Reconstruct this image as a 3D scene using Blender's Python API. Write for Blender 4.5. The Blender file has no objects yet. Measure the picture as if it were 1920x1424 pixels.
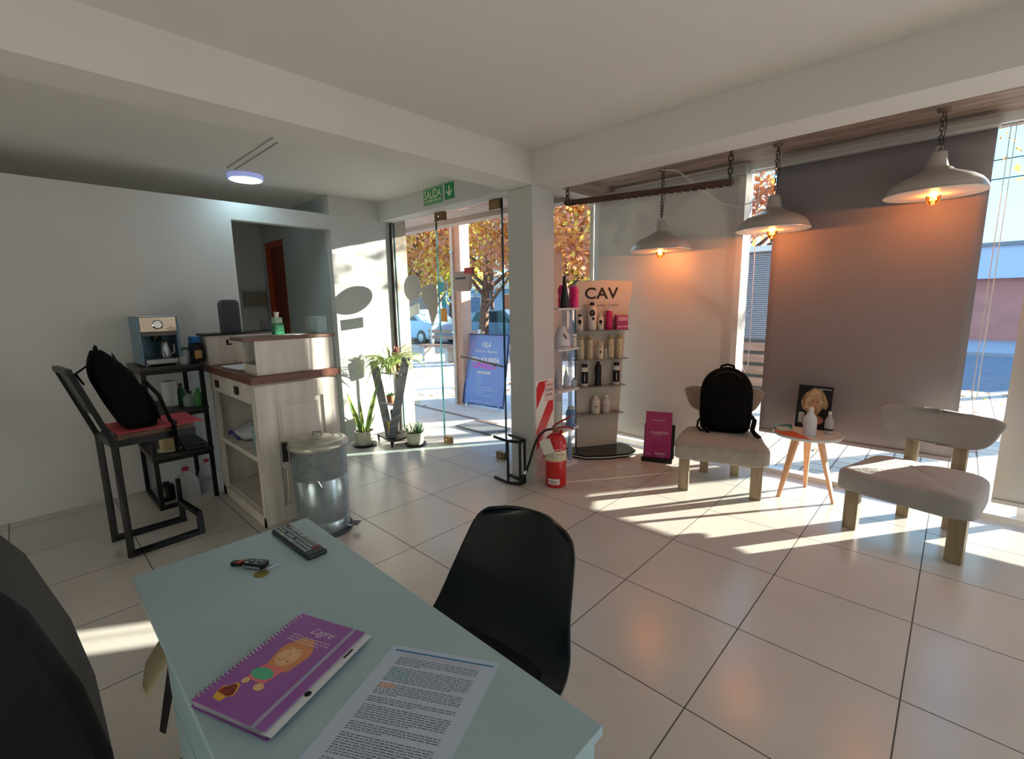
import bpy, bmesh, math, random
from mathutils import Vector, Matrix
random.seed(7)
R_ = math.radians
SC = bpy.context.scene
COL = SC.collection

# ------------------------------------------------------------------ camera
cam = bpy.data.cameras.new('camera'); camo = bpy.data.objects.new('camera', cam); COL.objects.link(camo)
YAW, PITCH, ROLL = -0.76092537, 0.16347494, 0.0169039
fw = Vector((math.sin(YAW)*math.cos(PITCH), math.cos(YAW)*math.cos(PITCH), -math.sin(PITCH)))
rt = Vector((math.cos(YAW), -math.sin(YAW), 0)); dn = fw.cross(rt)
rt2 = math.cos(ROLL)*rt + math.sin(ROLL)*dn; dn2 = -math.sin(ROLL)*rt + math.cos(ROLL)*dn
M = Matrix((( rt2.x, -dn2.x, -fw.x), (rt2.y, -dn2.y, -fw.y), (rt2.z, -dn2.z, -fw.z))).to_4x4()
M.translation = Vector((1.22075, -2.78351, 1.55407)); camo.matrix_world = M
cam.sensor_width = 36; cam.lens = 879.22*36/1920; cam.clip_start = 0.02; cam.clip_end = 300
SC.camera = camo

# ------------------------------------------------------------------ sky, sun, exposure
SC.view_settings.view_transform = 'Standard'; SC.view_settings.look = 'None'
SC.view_settings.gamma = 1; SC.view_settings.use_curve_mapping = False
SC.view_settings.exposure = 0.86
SC.cycles.max_bounces = 12; SC.cycles.diffuse_bounces = 6; SC.cycles.glossy_bounces = 4
SC.cycles.transparent_max_bounces = 16; SC.cycles.transmission_bounces = 6
SC.cycles.sample_clamp_indirect = 6; SC.cycles.caustics_reflective = False; SC.cycles.caustics_refractive = False
W = bpy.data.worlds.new('world'); SC.world = W; W.use_nodes = True
nt = W.node_tree; nt.nodes.clear()
tc = nt.nodes.new('ShaderNodeTexCoord'); sp = nt.nodes.new('ShaderNodeSeparateXYZ'); cr = nt.nodes.new('ShaderNodeValToRGB')
bg = nt.nodes.new('ShaderNodeBackground'); wo = nt.nodes.new('ShaderNodeOutputWorld')
nt.links.new(tc.outputs['Generated'], sp.inputs[0]); nt.links.new(sp.outputs['Z'], cr.inputs[0])
nt.links.new(cr.outputs[0], bg.inputs[0]); nt.links.new(bg.outputs[0], wo.inputs[0])
cr.color_ramp.elements[0].position = 0.0; cr.color_ramp.elements[0].color = (0.36, 0.74, 0.93, 1)
cr.color_ramp.elements[1].position = 0.7; cr.color_ramp.elements[1].color = (0.20, 0.42, 0.85, 1)
bg.inputs[1].default_value = 1.75

sunl = bpy.data.lights.new('sun', 'SUN'); suno = bpy.data.objects.new('sun', sunl); COL.objects.link(suno)
sdir = Vector((0.565, 0.825, 0.198)).normalized()
suno.rotation_euler = sdir.to_track_quat('Z', 'Y').to_euler(); suno.location = (20, 30, 9)
sunl.energy = 19; sunl.angle = R_(0.6); sunl.color = (1.0, 0.85, 0.73)

# added fill lamp for the dim interior, out of frame on the right
def area(name, loc, rot, sx, sy, e, c):
    l = bpy.data.lights.new(name, 'AREA'); l.shape = 'RECTANGLE'; l.size = sx; l.size_y = sy; l.energy = e; l.color = c
    o = bpy.data.objects.new(name, l); COL.objects.link(o); o.location = loc; o.rotation_euler = rot; return o
area('fill_light_right', (3.9, 1.62, 1.3), (R_(-90), 0, 0), 2.2, 2.2, 36, (0.93, 0.94, 1.0))

# ------------------------------------------------------------------ materials
def lin(c):
    if isinstance(c, str):
        c = [int(c[i:i+2], 16)/255 for i in (0, 2, 4)]
    return tuple((x/12.92 if x <= 0.04045 else ((x+0.055)/1.055)**2.4) for x in c[:3]) + (1,)
MATS = {}
def mat(name, col='808080', rough=0.5, metal=0.0, spec=0.5, noise=0.0, nscale=8, bump=0.0, bscale=60, trans=0.0, alpha=1.0,
        emit=None, estr=0.0, sheen=0.0, stretch=None, col2=None, coat=0.0, ior=1.45):
    if name in MATS: return MATS[name]
    m = bpy.data.materials.new(name); m.use_nodes = True; n = m.node_tree; b = n.nodes['Principled BSDF']
    b.inputs['Base Color'].default_value = lin(col); b.inputs['Roughness'].default_value = rough; b.inputs['Metallic'].default_value = metal
    b.inputs['Specular IOR Level'].default_value = spec; b.inputs['Transmission Weight'].default_value = trans; b.inputs['Alpha'].default_value = alpha
    b.inputs['Sheen Weight'].default_value = sheen; b.inputs['Coat Weight'].default_value = coat; b.inputs['IOR'].default_value = ior
    if emit is not None:
        b.inputs['Emission Color'].default_value = lin(emit); b.inputs['Emission Strength'].default_value = estr
    if noise > 0 or bump > 0 or col2:
        t = n.nodes.new('ShaderNodeTexCoord'); mp = n.nodes.new('ShaderNodeMapping'); n.links.new(t.outputs['Object'], mp.inputs[0])
        if stretch: mp.inputs['Scale'].default_value = stretch
        if noise > 0 or col2:
            nz = n.nodes.new('ShaderNodeTexNoise'); nz.inputs['Scale'].default_value = nscale; nz.inputs['Detail'].default_value = 6
            n.links.new(mp.outputs[0], nz.inputs[0])
            rp = n.nodes.new('ShaderNodeValToRGB'); rp.color_ramp.elements[0].position = 0.35; rp.color_ramp.elements[1].position = 0.65
            c = lin(col)
            if col2: rp.color_ramp.elements[0].color = c; rp.color_ramp.elements[1].color = lin(col2)
            else:
                rp.color_ramp.elements[0].color = tuple(max(0, x*(1-noise)) for x in c[:3])+(1,)
                rp.color_ramp.elements[1].color = tuple(min(1, x*(1+noise)) for x in c[:3])+(1,)
            n.links.new(nz.outputs[0], rp.inputs[0]); n.links.new(rp.outputs[0], b.inputs['Base Color'])
        if bump > 0:
            nb = n.nodes.new('ShaderNodeTexNoise'); nb.inputs['Scale'].default_value = bscale; nb.inputs['Detail'].default_value = 4
            n.links.new(mp.outputs[0], nb.inputs[0]); bp = n.nodes.new('ShaderNodeBump'); bp.inputs['Strength'].default_value = bump
            bp.inputs['Distance'].default_value = 0.01
            n.links.new(nb.outputs[0], bp.inputs['Height']); n.links.new(bp.outputs[0], b.inputs['Normal'])
    MATS[name] = m; return m

def glass_mat(name, tint='F4FBFA', refl=0.08):
    m = bpy.data.materials.new(name); m.use_nodes = True; n = m.node_tree; n.nodes.clear()
    o = n.nodes.new('ShaderNodeOutputMaterial'); mx = n.nodes.new('ShaderNodeMixShader'); tr = n.nodes.new('ShaderNodeBsdfTransparent')
    gl = n.nodes.new('ShaderNodeBsdfGlossy'); gl.inputs['Roughness'].default_value = 0.01; fr = n.nodes.new('ShaderNodeLayerWeight'); fr.inputs[0].default_value = refl
    tr.inputs[0].default_value = lin(tint)
    n.links.new(fr.outputs['Fresnel'], mx.inputs[0]); n.links.new(tr.outputs[0], mx.inputs[1]); n.links.new(gl.outputs[0], mx.inputs[2]); n.links.new(mx.outputs[0], o.inputs[0])
    return m
def cloth_mat(name, col, translucent=0.1, weave=700, wbump=0.12, rough=0.9, noise=0.04):
    m = bpy.data.materials.new(name); m.use_nodes = True; n = m.node_tree; b = n.nodes['Principled BSDF']; o = n.nodes['Material Output']
    b.inputs['Roughness'].default_value = rough; b.inputs['Specular IOR Level'].default_value = 0.2
    t = n.nodes.new('ShaderNodeTexCoord'); nz = n.nodes.new('ShaderNodeTexNoise'); nz.inputs['Scale'].default_value = weave*0.4
    mp = n.nodes.new('ShaderNodeMapping'); mp.inputs['Scale'].default_value = (1, 1, 0.25); n.links.new(t.outputs['Object'], mp.inputs[0]); n.links.new(mp.outputs[0], nz.inputs[0])
    rp = n.nodes.new('ShaderNodeValToRGB'); c = lin(col)
    rp.color_ramp.elements[0].color = tuple(x*(1-noise*3) for x in c[:3])+(1,); rp.color_ramp.elements[1].color = tuple(min(1, x*(1+noise*3)) for x in c[:3])+(1,)
    n.links.new(nz.outputs[0], rp.inputs[0]); n.links.new(rp.outputs[0], b.inputs['Base Color'])
    bp = n.nodes.new('ShaderNodeBump'); bp.inputs['Strength'].default_value = wbump; n.links.new(nz.outputs[0], bp.inputs['Height']); n.links.new(bp.outputs[0], b.inputs['Normal'])
    tl = n.nodes.new('ShaderNodeBsdfTranslucent'); n.links.new(rp.outputs[0], tl.inputs[0]); mx = n.nodes.new('ShaderNodeMixShader'); mx.inputs[0].default_value = translucent
    n.links.new(b.outputs[0], mx.inputs[1]); n.links.new(tl.outputs[0], mx.inputs[2]); n.links.new(mx.outputs[0], o.inputs[0]); return m
def tile_mat(name, size, ox, oy, c1, c2, grout, gw, rough, bumpy=0.0, rowshift=0.0):
    m = bpy.data.materials.new(name); m.use_nodes = True; n = m.node_tree; b = n.nodes['Principled BSDF']
    t = n.nodes.new('ShaderNodeTexCoord'); mp = n.nodes.new('ShaderNodeMapping'); n.links.new(t.outputs['Object'], mp.inputs[0])
    mp.inputs['Location'].default_value = (-ox, -oy, 0)
    br = n.nodes.new('ShaderNodeTexBrick'); br.offset = rowshift; br.squash = 1; br.inputs['Scale'].default_value = 1
    br.inputs['Mortar Size'].default_value = gw; br.inputs['Mortar Smooth'].default_value = 0.1
    br.inputs['Brick Width'].default_value = size; br.inputs['Row Height'].default_value = size; br.inputs['Bias'].default_value = 0
    br.inputs['Color1'].default_value = lin(c1); br.inputs['Color2'].default_value = lin(c2); br.inputs['Mortar'].default_value = lin(grout)
    n.links.new(mp.outputs[0], br.inputs['Vector'])
    nz = n.nodes.new('ShaderNodeTexNoise'); nz.inputs['Scale'].default_value = 2.5; nz.inputs['Detail'].default_value = 5; n.links.new(t.outputs['Object'], nz.inputs[0])
    rp = n.nodes.new('ShaderNodeValToRGB'); rp.color_ramp.elements[0].color = (0.86, 0.86, 0.86, 1); rp.color_ramp.elements[1].color = (1.08, 1.07, 1.05, 1)
    n.links.new(nz.outputs[0], rp.inputs[0])
    mx = n.nodes.new('ShaderNodeMix'); mx.data_type = 'RGBA'; mx.blend_type = 'MULTIPLY'; mx.inputs[0].default_value = 1
    n.links.new(br.outputs['Color'], mx.inputs[6]); n.links.new(rp.outputs[0], mx.inputs[7]); n.links.new(mx.outputs[2], b.inputs['Base Color'])
    mr = n.nodes.new('ShaderNodeMapRange'); mr.inputs[3].default_value = rough; mr.inputs[4].default_value = 0.8; n.links.new(br.outputs['Fac'], mr.inputs[0])
    n.links.new(mr.outputs[0], b.inputs['Roughness'])
    bp = n.nodes.new('ShaderNodeBump'); bp.invert = True; bp.inputs['Strength'].default_value = 0.25; bp.inputs['Distance'].default_value = 0.002
    n.links.new(br.outputs['Fac'], bp.inputs['Height']); n.links.new(bp.outputs[0], b.inputs['Normal'])
    return m
def wood_mat(name, c1, c2, axis=0, scale=6, rough=0.5, worn=None, wornamt=0.5):
    m = bpy.data.materials.new(name); m.use_nodes = True; n = m.node_tree; b = n.nodes['Principled BSDF']; b.inputs['Roughness'].default_value = rough
    t = n.nodes.new('ShaderNodeTexCoord'); mp = n.nodes.new('ShaderNodeMapping'); n.links.new(t.outputs['Object'], mp.inputs[0])
    s = [scale*6]*3; s[axis] = scale*0.6; mp.inputs['Scale'].default_value = s
    nz = n.nodes.new('ShaderNodeTexNoise'); nz.inputs['Scale'].default_value = 1; nz.inputs['Detail'].default_value = 8; nz.inputs['Roughness'].default_value = 0.65
    n.links.new(mp.outputs[0], nz.inputs[0]); rp = n.nodes.new('ShaderNodeValToRGB')
    rp.color_ramp.elements[0].position = 0.32; rp.color_ramp.elements[1].position = 0.68
    rp.color_ramp.elements[0].color = lin(c1); rp.color_ramp.elements[1].color = lin(c2)
    if worn:
        e = rp.color_ramp.elements.new(0.27 if wornamt < 0.5 else 0.33); e.color = lin(worn)
        rp.color_ramp.elements[0].color = lin(worn); rp.color_ramp.elements[0].position = 0.1
        e2 = rp.color_ramp.elements.new(0.34 if wornamt < 0.5 else 0.40); e2.color = lin(c1)
    n.links.new(nz.outputs[0], rp.inputs[0]); n.links.new(rp.outputs[0], b.inputs['Base Color'])
    bp = n.nodes.new('ShaderNodeBump'); bp.inputs['Strength'].default_value = 0.15; bp.inputs['Distance'].default_value = 0.004
    n.links.new(nz.outputs[0], bp.inputs['Height']); n.links.new(bp.outputs[0], b.inputs['Normal']); return m

# ------------------------------------------------------------------ mesh building
class MB:
    def __init__(s): s.v = []; s.f = []; s.mi = []; s.cur = 0
    def m(s, i): s.cur = i; return s
    def _a(s, vs, fs):
        b = len(s.v); s.v += [Vector(v) for v in vs]; s.f += [tuple(b+i for i in f) for f in fs]; s.mi += [s.cur]*len(fs); return s
    def box(s, x0, y0, z0, x1, y1, z1):
        x0, x1 = min(x0, x1), max(x0, x1); y0, y1 = min(y0, y1), max(y0, y1); z0, z1 = min(z0, z1), max(z0, z1)
        return s._a([(x0,y0,z0),(x1,y0,z0),(x1,y1,z0),(x0,y1,z0),(x0,y0,z1),(x1,y0,z1),(x1,y1,z1),(x0,y1,z1)],
                    [(0,3,2,1),(4,5,6,7),(0,1,5,4),(1,2,6,5),(2,3,7,6),(3,0,4,7)])
    def hexa(s, c8): return s._a(c8, [(0,3,2,1),(4,5,6,7),(0,1,5,4),(1,2,6,5),(2,3,7,6),(3,0,4,7)])
    def fbox(s, O, ex, ey, ez, a, b, c):   # box spanning O + a*ex + b*ey + c*ez, a,b,c = ranges
        O, ex, ey, ez = Vector(O), Vector(ex), Vector(ey), Vector(ez); P = lambda i, j, k: O+ex*a[i]+ey*b[j]+ez*c[k]
        return s.hexa([P(0,0,0),P(1,0,0),P(1,1,0),P(0,1,0),P(0,0,1),P(1,0,1),P(1,1,1),P(0,1,1)])
    def prism(s, poly, O, ex, ey, ez, d0, d1):
        O, ex, ey, ez = Vector(O), Vector(ex), Vector(ey), Vector(ez); n = len(poly)
        vs = [O+ex*p[0]+ey*p[1]+ez*d0 for p in poly]+[O+ex*p[0]+ey*p[1]+ez*d1 for p in poly]
        return s._a(vs, [tuple(range(n-1, -1, -1)), tuple(range(n, 2*n))]+[(i, (i+1) % n, n+(i+1) % n, n+i) for i in range(n)])
    def sweep(s, pts, sec, closed=False, scales=None, up=None):
        pts = [Vector(p) for p in pts]; n = len(pts); k = len(sec); vs = []; u = None
        for i, p in enumerate(pts):
            if closed: t = (pts[(i+1) % n]-pts[i-1]).normalized()
            elif i == 0: t = (pts[1]-p).normalized()
            elif i == n-1: t = (p-pts[-2]).normalized()
            else: t = ((pts[i+1]-p).normalized()+(p-pts[i-1]).normalized()).normalized()
            if u is None:
                u = Vector(up) if up else (Vector((0, 0, 1)) if abs(t.z) < 0.9 else Vector((1, 0, 0)))
            u = (u-t*u.dot(t)).normalized(); w = t.cross(u); sc = scales[i] if scales else 1
            f = 1.0
            if 0 < i < n-1 or closed:
                a, b2 = (pts[(i+1) % n]-p).normalized(), (p-pts[i-1]).normalized(); c = max(0.5, math.sqrt(max(0.01, (1+a.dot(b2))/2))); f = 1/c
            vs += [p+(u*q[1]+w*q[0])*sc*(f if f < 1.5 else 1.0) for q in sec]
        fs = []
        for i in range(n if closed else n-1):
            j = (i+1) % n
            for a in range(k): b = (a+1) % k; fs.append((i*k+a, i*k+b, j*k+b, j*k+a))
        if not closed: fs += [tuple(range(k-1, -1, -1)), tuple((n-1)*k+a for a in range(k))]
        return s._a(vs, fs)
    def tube(s, pts, r, n=10, closed=False, scales=None):
        return s.sweep(pts, [(r*math.cos(2*math.pi*i/n), r*math.sin(2*math.pi*i/n)) for i in range(n)], closed, scales)
    def bar(s, pts, w, h=None, closed=False, up=None):
        h = h or w; return s.sweep(pts, [(-w/2, -h/2), (w/2, -h/2), (w/2, h/2), (-w/2, h/2)], closed, up=up)
    def lathe(s, prof, c, n=24, ax=None):
        c = Vector(c); vs = []; k = len(prof)
        if ax is None: ex, ey, ez = Vector((1,0,0)), Vector((0,1,0)), Vector((0,0,1))
        else:
            ez = Vector(ax).normalized(); ex = ez.orthogonal().normalized(); ey = ez.cross(ex)
        for r, z in prof:
            for i in range(n): a = 2*math.pi*i/n; vs.append(c+ex*r*math.cos(a)+ey*r*math.sin(a)+ez*z)
        fs = [(j*n+i, j*n+(i+1) % n, (j+1)*n+(i+1) % n, (j+1)*n+i) for j in range(k-1) for i in range(n)]
        if prof[0][0] > 1e-5: fs.append(tuple(range(n-1, -1, -1)))
        if prof[-1][0] > 1e-5: fs.append(tuple((k-1)*n+i for i in range(n)))
        return s._a(vs, fs)
    def cyl(s, c, r, z0, z1, n=24): return s.lathe([(r, z0), (r, z1)], c, n)
    def grid(s, fn, nu, nv, cu=False):
        vs = [fn(i/(nu if cu else nu-1), j/(nv-1)) for j in range(nv) for i in range(nu)]
        return s._a(vs, [(j*nu+i, j*nu+(i+1) % nu, (j+1)*nu+(i+1) % nu, (j+1)*nu+i) for j in range(nv-1) for i in range(nu if cu else nu-1)])
    def ball(s, c, rx, ry=None, rz=None, n=16, k=10):
        ry = ry or rx; rz = rz or rx; c = Vector(c)
        return s.grid(lambda u, v: c+Vector((rx*math.sin(math.pi*v)*math.cos(2*math.pi*u), ry*math.sin(math.pi*v)*math.sin(2*math.pi*u), -rz*math.cos(math.pi*v))), n, k, True)
    def build(s, name, mats, parent=None, world=True, smooth=False, bevel=0, weld=True, label=None, solid=0, sub=0, ang=40):
        vs = [Vector(v) for v in s.v]
        root = parent
        while root is not None and root.parent is not None: root = root.parent
        if root is not None and world:
            iv = (Matrix.Translation(root.location) @ root.rotation_euler.to_matrix().to_4x4()).inverted(); vs = [iv @ v for v in vs]
        me = bpy.data.meshes.new(name); me.from_pydata([tuple(v) for v in vs], [], s.f)
        if not isinstance(mats, (list, tuple)): mats = [mats]
        for x in mats: me.materials.append(x)
        me.polygons.foreach_set('material_index', s.mi)
        bm = bmesh.new(); bm.from_mesh(me)
        if weld: bmesh.ops.remove_doubles(bm, verts=bm.verts, dist=1e-5)
        bmesh.ops.recalc_face_normals(bm, faces=bm.faces); bm.to_mesh(me); bm.free()
        o = bpy.data.objects.new(name, me); COL.objects.link(o); o.parent = parent
        if smooth:
            me.polygons.foreach_set('use_smooth', [True]*len(me.polygons)); me.set_sharp_from_angle(angle=R_(ang))
        if solid: md = o.modifiers.new('s', 'SOLIDIFY'); md.thickness = solid; md.offset = 0
        if sub: md = o.modifiers.new('u', 'SUBSURF'); md.levels = sub; md.render_levels = sub
        if bevel:
            md = o.modifiers.new('b', 'BEVEL'); md.width = bevel; md.segments = 2; md.limit_method = 'ANGLE'; md.angle_limit = R_(35)
        if label: o['label'] = label
        return o
def tag(o, label=None, cat=None, group=None, kind=None):
    if label: o['label'] = label
    if cat: o['category'] = cat
    if group: o['group'] = group
    if kind: o['kind'] = kind
    return o
def thing(name, label, cat, loc=(0, 0, 0), rz=0, group=None):
    o = bpy.data.objects.new(name, None); COL.objects.link(o); o.empty_display_size = 0.05
    o.location = loc; o.rotation_euler = (0, 0, rz); return tag(o, label, cat, group)
def rebase(o, loc):
    loc = Vector(loc); o.data.transform(Matrix.Translation(-loc)); o.location = loc; return o
def solo(name, mb, m, label, cat, group=None, base=None, **k):
    o = mb.build(name, m, None, **k); tag(o, label, cat, group)
    vs = o.data.vertices; mn = [min(v.co[i] for v in vs) for i in range(3)]; mx = [max(v.co[i] for v in vs) for i in range(3)]
    return rebase(o, base or ((mn[0]+mx[0])/2, (mn[1]+mx[1])/2, mn[2]))
def struct(name, mb, m, **k):
    o = mb.build(name, m, None, **k); o['kind'] = 'structure'; return o
def copytree(o, parent=None):
    c = o.copy(); COL.objects.link(c); c.parent = parent
    for ch in [x for x in o.children]: copytree(ch, c)
    return c
def text(name, s, O, ex, ey, m, parent, width=None, size=0.1, depth=0.0006, bold=0.0, shear=0.0, spacing=1.0, align='LEFT', lines=1.0):
    cu = bpy.data.curves.new('t', 'FONT'); cu.body = s; cu.size = 1; cu.extrude = 0; cu.offset = bold; cu.shear = shear; cu.space_character = spacing; cu.align_x = align
    cu.space_line = lines; cu.resolution_u = 3
    t = bpy.data.objects.new('t', cu); COL.objects.link(t); dg = bpy.context.evaluated_depsgraph_get(); me = bpy.data.meshes.new_from_object(t.evaluated_get(dg))
    vs = [v.co.copy() for v in me.vertices]; fs = [tuple(p.vertices) for p in me.polygons]
    bpy.data.objects.remove(t); bpy.data.curves.remove(cu); bpy.data.meshes.remove(me)
    x0 = min(v.x for v in vs); x1 = max(v.x for v in vs); k = (width/(x1-x0)) if width else size; off = x0 if width else 0
    O, ex, ey = Vector(O), Vector(ex).normalized(), Vector(ey).normalized(); nn = ex.cross(ey)
    mb = MB(); mb._a([O+ex*(v.x-off)*k+ey*v.y*(size if width and size != 0.1 else k)+nn*depth for v in vs], fs)
    return mb.build(name, m, parent, weld=False)
# ------------------------------------------------------------------ shared materials
m_wall = mat('wall_paint', 'D3D2D0', 0.85, spec=0.2, noise=0.015, nscale=3, bump=0.05, bscale=40)
m_ceil = mat('ceiling_paint', 'DAD6D1', 0.9, spec=0.15, noise=0.02, nscale=1.2, bump=0.04, bscale=25)
m_black = mat('black_metal', '050608', 0.4, 0.0)
m_blackp = mat('black_plastic', '0B0C0F', 0.35)
m_white = mat('white_plastic', 'E6E5E0', 0.4)
m_alu = mat('white_aluminium', 'D9D8D6', 0.4, 0.2)
m_steel = mat('steel', 'B9BEC0', 0.25, 0.95)
m_chrome = mat('chrome', 'D8DADB', 0.08, 1.0)
m_brass = mat('aged_brass', '8A6A45', 0.35, 0.6)
m_dark = mat('dark_ink', '14100F', 0.6)
m_ink = mat('grey_ink', '5B636E', 0.7)
m_lett = mat('white_ink', 'F0EEF2', 0.6)
m_red = mat('signal_red', 'CE1F24', 0.35)
m_glass = glass_mat('window_glass')
m_edge = mat('glass_edge', '2F5F66', 0.15, spec=0.6)
m_floor = tile_mat('floor_tiles', 0.6, 0, 0, 'CCC8C2', 'C6C3BE', '4A4541', 0.0028, 0.24)
m_porch = tile_mat('porch_tiles', 0.6, 0, 0, 'CFCBC6', 'CAC6C2', '8A8580', 0.0028, 0.35)
m_paver = tile_mat('pavement_stone', 0.2, 0, 0, 'CBB9A8', 'BFAC9C', '63564F', 0.007, 0.85)
m_asph = mat('asphalt', '70757E', 0.85, noise=0.12, nscale=6)
m_soffit = wood_mat('weathered_ceiling_wood', '7A655A', 'B8A294', 0, 3, 0.6)
m_pink = mat('porch_plaster', 'B99F93', 0.85, noise=0.05, nscale=4)
m_lime = wood_mat('limewashed_wood', 'CFCAC1', 'E8E4DD', 2, 2.0, 0.75, worn='7A7069', wornamt=0.3)
m_oak = wood_mat('pine_leg_wood', '9A7A50', 'C6A677', 2, 5, 0.55)
m_walnut = wood_mat('brown_worktop_wood', '5A3426', '7A4B38', 0, 4, 0.4)
m_darkwood = wood_mat('dark_shelf_wood', '231C19', '3A2F2A', 1, 4, 0.35)

# ------------------------------------------------------------------ room shell
XL, XR, YB = -3.737, 6.0, -5.6
CZ = 2.70
b = MB().box(-5.8, YB, -0.12, XR, 0.42, 0).box(-1.80, 0.42, -0.12, XR, 1.84, 0); struct('floor', b, m_floor)
b = MB().box(-6.2, 0.42, -0.12, -1.80, 1.32, -0.002); tag(solo('porch_floor', b, m_porch, 'pale tiled porch step outside the glass door', 'porch'), kind='structure')
b = MB().box(-5.9, YB-0.1, CZ, XR+0.1, 0.42, CZ+0.25); struct('ceiling', b, m_ceil)
b = MB().box(-1.80, 0.42, CZ, XR, 1.80, CZ+0.25); o = struct('ceiling_wood', b, m_soffit)
o.name = 'trim_1'
# left partition wall with its doorway, top short of the ceiling
b = MB().box(XL-0.1, YB, 0, XL, -1.29, 2.505).box(XL-0.1, -1.29, 2.35, XL, -0.342, 2.505)
b.box(XL-0.1, -0.342, 0, XL, 0.42, CZ); struct('wall_left', b, m_wall)
m_back = mat('back_room_paint', 'BDBEBB', 0.85)
b = MB().box(-5.8, YB, 0, -5.7, -0.34, CZ); struct('wall_back_room', b, m_back)
b = MB().box(-5.7, -0.36, 2.385, XL-0.1, -0.26, CZ).box(-4.98, -0.36, 0, XL-0.1, -0.26, 2.385).box(-5.7, -0.36, 0, -5.63, -0.26, 2.385)
struct('wall_back_room_side', b, mat('blue_grey_paint', 'B4BBBE', 0.8))
b = MB().box(-5.8, YB-0.1, 0, XR, YB, CZ); struct('wall_rear', b, m_wall)
b = MB().box(XR, YB, 0, XR+0.1, -4.9, CZ).box(XR, -4.0, 0, XR+0.1, 1.8, CZ).box(XR, -4.9, 0, XR+0.1, -4.0, 1.2).box(XR, -4.9, 2.2, XR+0.1, -4.0, CZ); struct('wall_right', b, m_wall)
b = MB().box(XR, -4.9, 1.2, XR+0.05, -4.84, 2.2).box(XR, -4.06, 1.2, XR+0.05, -4.0, 2.2).box(XR, -4.84, 1.2, XR+0.05, -4.06, 1.25).box(XR, -4.84, 2.15, XR+0.05, -4.06, 2.2); w = struct('window_5', b, m_alu)
MB().box(XR+0.02, -4.84, 1.25, XR+0.03, -4.06, 2.15).build('pane', m_glass, w)
# beams and column
b = MB().box(-1.588, YB, 2.461, -1.314, 0.145, CZ); struct('ceiling_beam_left', b, m_ceil).name = 'trim_2'
b = MB().box(-1.588, 0.145, 2.461, XR, 0.42, CZ); struct('ceiling_beam_right', b, m_ceil).name = 'trim_3'
m_col = mat('column_paint', 'C9C9C6', 0.75, noise=0.02, nscale=4)
b = MB().box(-1.588, 0.145, 0, -1.314, 0.42, 2.461); solo('column', b, m_col, 'pale grey square column between the glass door and the window bay', 'column', bevel=0.006)
# door header with its downstand
b = MB().box(XL, 0.25, 2.49, -1.588, 0.42, CZ); struct('wall_front', b, m_wall)
# outer porch soffit and fascia
b = MB().box(-6.6, 0.42, 2.60, -1.80, 1.18, 2.7).box(-6.6, 1.18, 2.545, -1.80, 1.34, 3.0); tag(solo('porch_roof', b, m_pink, 'pinkish porch soffit and fascia outside above the glass door', 'porch roof'), kind='structure')
b = MB().box(-5.9, 0.42, 2.955, 6.1, 1.9, 3.2).box(-1.80, 1.80, 2.64, 6.1, 1.9, 2.955); tag(solo('roof_slab', b, m_pink, 'concrete roof slab edge above the shop windows', 'roof'), kind='structure')
# stone jamb at the left of the door, grey frame profile and the black cable in the corner
b = MB().box(-3.96, 0.43, -0.05, -3.70, 0.58, 2.60); tag(solo('stone_jamb', b, mat('jamb_stone', 'C9B7A6', 0.8, noise=0.08, nscale=14), 'beige stone jamb outside the left end of the glass front', 'door jamb'), kind='structure')
b = MB().box(XL+0.002, 0.385, 0, -3.692, 0.425, 2.49); struct('trim_4', b, mat('grey_profile', '8F8983', 0.5))
b = MB().tube([(XL+0.03, 0.375, 2.49), (XL+0.022, 0.372, 2.3), (XL+0.012, 0.376, 1.6), (XL+0.012, 0.372, 0.9), (XL+0.012, 0.376, 0.02)], 0.008, 8); solo('corner_cable', b, m_blackp, 'black cable running down the corner beside the glass front', 'cable')
# left wall: crack line cables near the ceiling
b = MB().tube([(XL+0.006, -0.30, 2.505), (XL+0.006, -0.1, 2.50), (XL+0.006, 0.1, 2.497), (XL+0.006, 0.24, 2.49)], 0.004, 6); solo('wall_wire', b, m_white, 'thin white wire along the wall above the sunlit patch', 'wire')

# glass front: fixed pane, door leaf, narrow fixed pane
def pane(name, x0, x1, y, z0, z1, kind_struct=True):
    f = MB().box(x0, y-0.004, z0, x0+0.004, y+0.006, z1).box(x1-0.004, y-0.004, z0, x1, y+0.006, z1)
    return f
f = pane('w', -3.69, -2.893, 0.41, 0.01, 2.49); w1 = struct('window_1', f, m_edge); MB().box(-3.686, 0.408, 0.01, -2.897, 0.414, 2.49).build('pane', m_glass, w1)
f = pane('d', -2.883, -1.918, 0.41, 0.012, 2.47); d1 = struct('door_1', f, m_edge); MB().box(-2.879, 0.408, 0.012, -1.922, 0.414, 2.47).build('pane', m_glass, d1)
for (x0, x1, z0, z1) in ((-2.885, -2.735, 2.40, 2.488), (-2.06, -1.918, 2.40, 2.488), (-2.88, -2.765, 0.004, 0.075), (-2.04, -1.925, 0.004, 0.075)):
    h = MB().box(x0, 0.388, z0, x1, 0.434, z1).build('hinge_plate', m_brass, d1, bevel=0.003)
    MB().lathe([(0.009, 0), (0.009, 0.006), (0, 0.008)], ((x0+x1)/2, 0.388, (z0+z1)/2), 10, (0, -1, 0)).build('screw', m_chrome, h)
f = pane('w', -1.908, -1.592, 0.41, 0.01, 2.49); w2 = struct('window_2', f, m_edge); MB().box(-1.904, 0.408, 0.01, -1.596, 0.414, 2.49).build('pane', m_glass, w2)
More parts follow.
